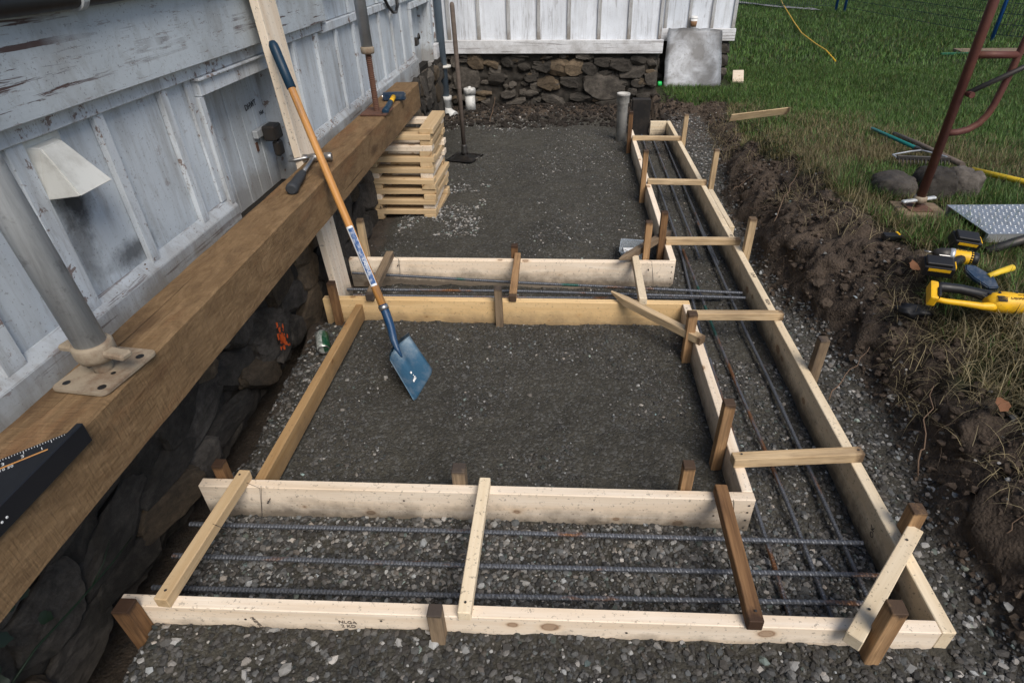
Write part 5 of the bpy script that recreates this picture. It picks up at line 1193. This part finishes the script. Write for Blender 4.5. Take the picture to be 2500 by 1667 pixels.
# ------------------------------------------------------------------ rake, spade, rocks and pole on the lawn
def rake():
    t = thing('garden_rake', 'steel garden rake with teal handle lying on the dry lawn', 'rake', (2.4, 4.3, .47)); zz = lambda x, y: gz(x, y) + .045
    a = Vector((2.545, 5.17, zz(2.545, 5.17))); b = Vector((2.425, 4.225, zz(2.42, 4.2) + .03)); d = (b - a).normalized()
    link('handle', tube_mesh('handle', [a, a + d * .03, b], [.010, .012, .013], 12), M['teal'], t); link('ferrule', tube_mesh('ferrule', [b - d * .01, b + d * .07], [.017, .013], 12), M['darksteel'], t)
    l = Vector((2.205, 4.03, zz(2.2, 4.0) + .025)); r = Vector((2.52, 3.975, zz(2.5, 4.0) + .025)); c = b + d * .07
    for e in (l, r): link('bow', tube_mesh('bow', [c, c + (e - c) * .35 + Vector((0, .03, 0)), e + (c - e) * .25 + Vector((0, .05, 0)), e + Vector((0, .06, 0)), e], .0055, 8), M['galv2'], t)
    board('bridge', l, r, .014, .028, 'darksteel', t, .002)
    for k in range(14):
        p = l.lerp(r, (k + .5) / 14); link('tine', tube_mesh('tine', [p, p + Vector((.0, -.022, -.02)), p + Vector((0, -.035, -.055))], [.005, .0045, .002], 6), M['darksteel'], t)
rake()
o = link('tool_handle', tube_mesh('tool_handle', [(2.60, 4.90, gz(2.6, 4.9) + .05), (2.575, 4.5, gz(2.58, 4.5) + .055), (2.53, 3.85, gz(2.53, 3.85) + .07)], [.015, .017, .018], 12), M['oldhandle']); tag(o, 'worn brown wooden tool handle lying behind the grey rocks', 'handle')
def boulder(c, s, seed, label):
    V, F = ico(5); V = np.sign(V) * np.abs(V) ** .62; V /= np.abs(V).max(axis=0)
    n = (fbm(V[:, 0] * 1.5 + seed, V[:, 1] * 1.5 + V[:, 2], seed, 3) - .5) * .45 + (fbm(V[:, 0] * 6 + seed, V[:, 2] * 6 + V[:, 1] * 4, seed + 5, 3) - .5) * .07
    o = link('boulder', np_mesh('boulder', V * (1 + n)[:, None] * np.array(s), F, M['rock'], None, True), None, None, Matrix.Translation(c)); tag(o, label, 'rock')
boulder((1.955, 3.50, gz(1.955, 3.5) + .02), (.125, .11, .085), 3, 'rounded brown rock in the grass behind the scaffold foot')
boulder((2.17, 3.50, gz(2.17, 3.5) + .035), (.105, .11, .125), 8, 'upright grey rock just right of the scaffold leg')
boulder((2.335, 3.50, gz(2.335, 3.5) + .03), (.095, .10, .115), 12, 'grey rock with rounded top in front of the yellow pole end')
o = link('yellow_pole', tube_mesh('yellow_pole', [(2.585, 3.83, gz(2.58, 3.83) + .05), (2.78, 3.57, gz(2.78, 3.57) + .05), (3.4, 2.75, gz(3.4, 2.75) + .05)], .017, 12), M['yellowpole']); tag(o, 'yellow fibreglass tool pole lying on the lawn at the right edge', 'pole')
o = link('orange_cord', tube_mesh('orange_cord', [(6.3, 20.6, gz(6.3, 20.6) + .10), (5.75, 18.4, gz(5.75, 18.4) + .09), (4.763, 14.227, gz(4.76, 14.2) + .08), (4.40, 12.6, gz(4.4, 12.6) + .07), (4.192, 11.268, gz(4.19, 11.3) + .06), (4.10, 10.5, gz(4.1, 10.5) + .05), (3.955, 9.679, gz(3.95, 9.7) + .03)], .011, 8), M['cord']); tag(o, 'yellow extension cord trailing over the far lawn', 'cord')

# ------------------------------------------------------------------ mesh fence, path and far oddments
def fence_panel(a, b, h, label, base=.12):
    a = Vector(a); b = Vector(b); t = thing('fence_panel', label, 'fence', a, 'blue framed mesh fence panels'); d = (b - a); L = d.length; d.normalize()
    bm = bmesh.new()
    def w(p, q, r):
        for e in (Vector((0, 0, r)), d * r):
            n = (q - p).normalized(); k = e - n * e.dot(n); v = [bm.verts.new(x) for x in (p - k, p + k, q + k, q - k)]; bm.faces.new(v)
    n = int(L / .055)
    for i in range(n + 1): p = a + d * (L * i / n); w(p + Vector((0, 0, base)), p + Vector((0, 0, h)), .0048)
    for k in range(int(h / .16)): z = base + k * .16; w(a + Vector((0, 0, z)), b + Vector((0, 0, z)), .0048)
    m = link('wire_mesh', bm_mesh(bm, 'wire_mesh'), M['wire'], t); m['kind'] = 'stuff'
    for p in (a + d * .02, b - d * .02): link('post', tube_mesh('post', [p + Vector((0, 0, -.02)), p + Vector((0, 0, h))], .03, 10), M['bluepaint'], t)
    link('rail', tube_mesh('rail', [a + Vector((0, 0, h)), b + Vector((0, 0, h))], .022, 8), M['bluepaint'], t)
fz = lambda x, y: gz(x, y)
fence_panel((3.3, 18.6, fz(3.3, 18.6)), (6.70, 17.1, fz(6.7, 17.1)), 1.9, 'blue framed wire mesh panel nearest the house wing')
fence_panel((6.80, 16.9, fz(6.8, 16.9)), (7.42, 12.2, fz(7.4, 12.2)), 1.9, 'blue framed wire mesh panel running between the two blue posts')
fence_panel((7.50, 12.0, fz(7.5, 12.0)), (9.6, 9.2, fz(9.6, 9.2)), 1.9, 'blue framed wire mesh panel behind the scaffold at the right edge')
bm = bmesh.new(); pts = [(1.5, 22.0), (3.6, 20.3), (4.7, 19.2), (5.7, 17.8), (6.3, 16.9)]; prev = None
for i in range(len(pts) - 1):
    for s in range(12):
        u = s / 12; x = pts[i][0] * (1 - u) + pts[i + 1][0] * u; y = pts[i][1] * (1 - u) + pts[i + 1][1] * u
        c = (bm.verts.new((x, y - .28, gz(x, y) + .05)), bm.verts.new((x, y + .28, gz(x, y) + .05)))
        if prev: bm.faces.new((prev[0], c[0], c[1], prev[1]))
        prev = c
tag(link('path', bm_mesh(bm, 'path'), M['path']), 'narrow grey gravel path behind the mesh fence', kind='structure')
o = board('plank', (6.15, 10.55, gz(6.2, 10.5) + .05), (7.3, 10.42, gz(7.2, 10.4) + .07), .34, .04, 'stake_g', None, .004); tag(o, 'weathered plank lying at the foot of the fence', 'plank')
o = board('green_strip', (5.75, 10.25, gz(5.8, 10.3) + .05), (6.6, 10.30, gz(6.6, 10.3) + .06), .03, .03, 'green', None, .004); M['dgreen'] = simple('dark_green_paint', (.01, .10, .05), .6); o.data.materials[0] = M['dgreen']; tag(o, 'dark green metal strip beside the weathered plank', 'strip')

# ------------------------------------------------------------------ roots, twigs, ivy, dead leaves
def wiggle(a, b, n=9, amp=.03):
    a, b = Vector(a), Vector(b); return [a.lerp(b, i / n) + Vector((random.uniform(-1, 1), random.uniform(-1, 1), random.uniform(-1, 1))) * amp * (0 < i < n) for i in range(n + 1)]
def root(a, b, r=.002, amp=.015, label='thin root'):
    pts = [Vector((p.x, p.y, max(p.z, gz(p.x, p.y) + .006))) for p in wiggle(a, b, 9, amp)]
    o = link('root', tube_mesh('root', pts, [r * (1 - .06 * i) for i in range(10)], 6), M['root']); tag(o, label, 'root', 'roots sticking out of the bank')
root((1.20, 3.22, .42), (1.34, 3.42, .66), .003, .008, 'upright twig root rising behind a pale stake')
root((1.15, 2.0, .12), (1.36, 2.20, .26), .003, .012, 'thin root reaching from the grey stake to the bank')
root((1.30, 1.55, .14), (1.40, 1.80, .36), .0035, .015, 'dark root hanging down the near bank')
root((1.32, 1.20, .15), (1.46, 1.26, .24), .002, .012, 'fine pale root low on the near bank')
root((1.22, 4.2, .25), (1.42, 4.35, .34), .002, .012, 'thin root on the far bank below the grass edge')
root((1.22, 3.8, .28), (1.40, 3.55, .38), .002, .012, 'thin root crossing the bank behind the two pale stakes')
root((1.33, .98, .16), (1.50, 1.02, .24), .002, .012, 'short pale root at the lower right bank')
o = link('twig', tube_mesh('twig', wiggle((-.835, 6.88, .05), (-.775, 6.95, .31), 8, .008), [.005] * 5 + [.003] * 4, 6), M['root']); tag(o, 'bent brown twig standing in the gravel before the back wall', 'twig')
o = link('twig', tube_mesh('twig', wiggle((-.86, 3.32, .05), (-.64, 3.36, .055), 8, .004), .003, 6), M['root']); tag(o, 'reddish twig on the ground behind the far plank', 'twig')
iv = thing('ivy', 'dark ivy leaves growing from the wall in the near left corner', 'plant', (-1.3, .75, .3))
o = link('stem', tube_mesh('stem', [(-1.36, .62, .22), (-1.335, .76, .26), (-1.325, .90, .245), (-1.32, 1.03, .235), (-1.335, 1.14, .215)], [.004, .0035, .003, .0025, .0015], 6), M['leafgreen'], iv)
link('stem', tube_mesh('stem', [(-1.325, .95, .24), (-1.31, 1.0, .275), (-1.32, 1.06, .30)], [.0025, .002, .001], 6), M['leafgreen'], iv)
def leaf(c, s, nrm, parent, mat='leafgreen', name='leaf'):
    out = [(0, -.85), (.45, -.95), (.85, -.6), (.78, -.15), (.8, .25), (.42, .55), (0, 1.05), (-.42, .55), (-.8, .25), (-.78, -.15), (-.85, -.6), (-.45, -.95)]
    q = Vector(nrm).normalized().to_track_quat('Z', 'Y').to_matrix().to_4x4(); q = Matrix.Translation(c) @ q @ Matrix.Rotation(random.uniform(0, 6.28), 4, 'Z')
    bm = bmesh.new(); cv = bm.verts.new((0, 0, .12 * s)); r = [bm.verts.new((x * s, y * s, random.uniform(-.12, .05) * s)) for x, y in out]
    for k in range(12): bm.faces.new((cv, r[k], r[(k + 1) % 12]))
    return link(name, bm_mesh(bm, name, True), M[mat], parent, q)
for k in range(13): leaf((-1.39 + random.uniform(0, .07), random.uniform(.55, .86), random.uniform(.20, .46)), random.uniform(.016, .030), (random.uniform(.4, 1), random.uniform(-.6, .2), random.uniform(.2, .9)), iv)
for i, (x, y, lab) in enumerate(((1.52, 1.62, 'curled brown dead leaf on the near bank'), (1.93, 2.06, 'brown dead leaf under the nose of the saw'), (1.80, 1.85, 'brown dead leaf in the straw below the saw'), (1.62, 2.52, 'small orange dead leaf beside the impact driver'))):
    o = leaf((x, y, gz(x, y) + .05), .03, (.2, -.5, 1), None, 'leafbrown', 'dead_leaf'); tag(o, lab, 'leaf', 'dead leaves on the bank')
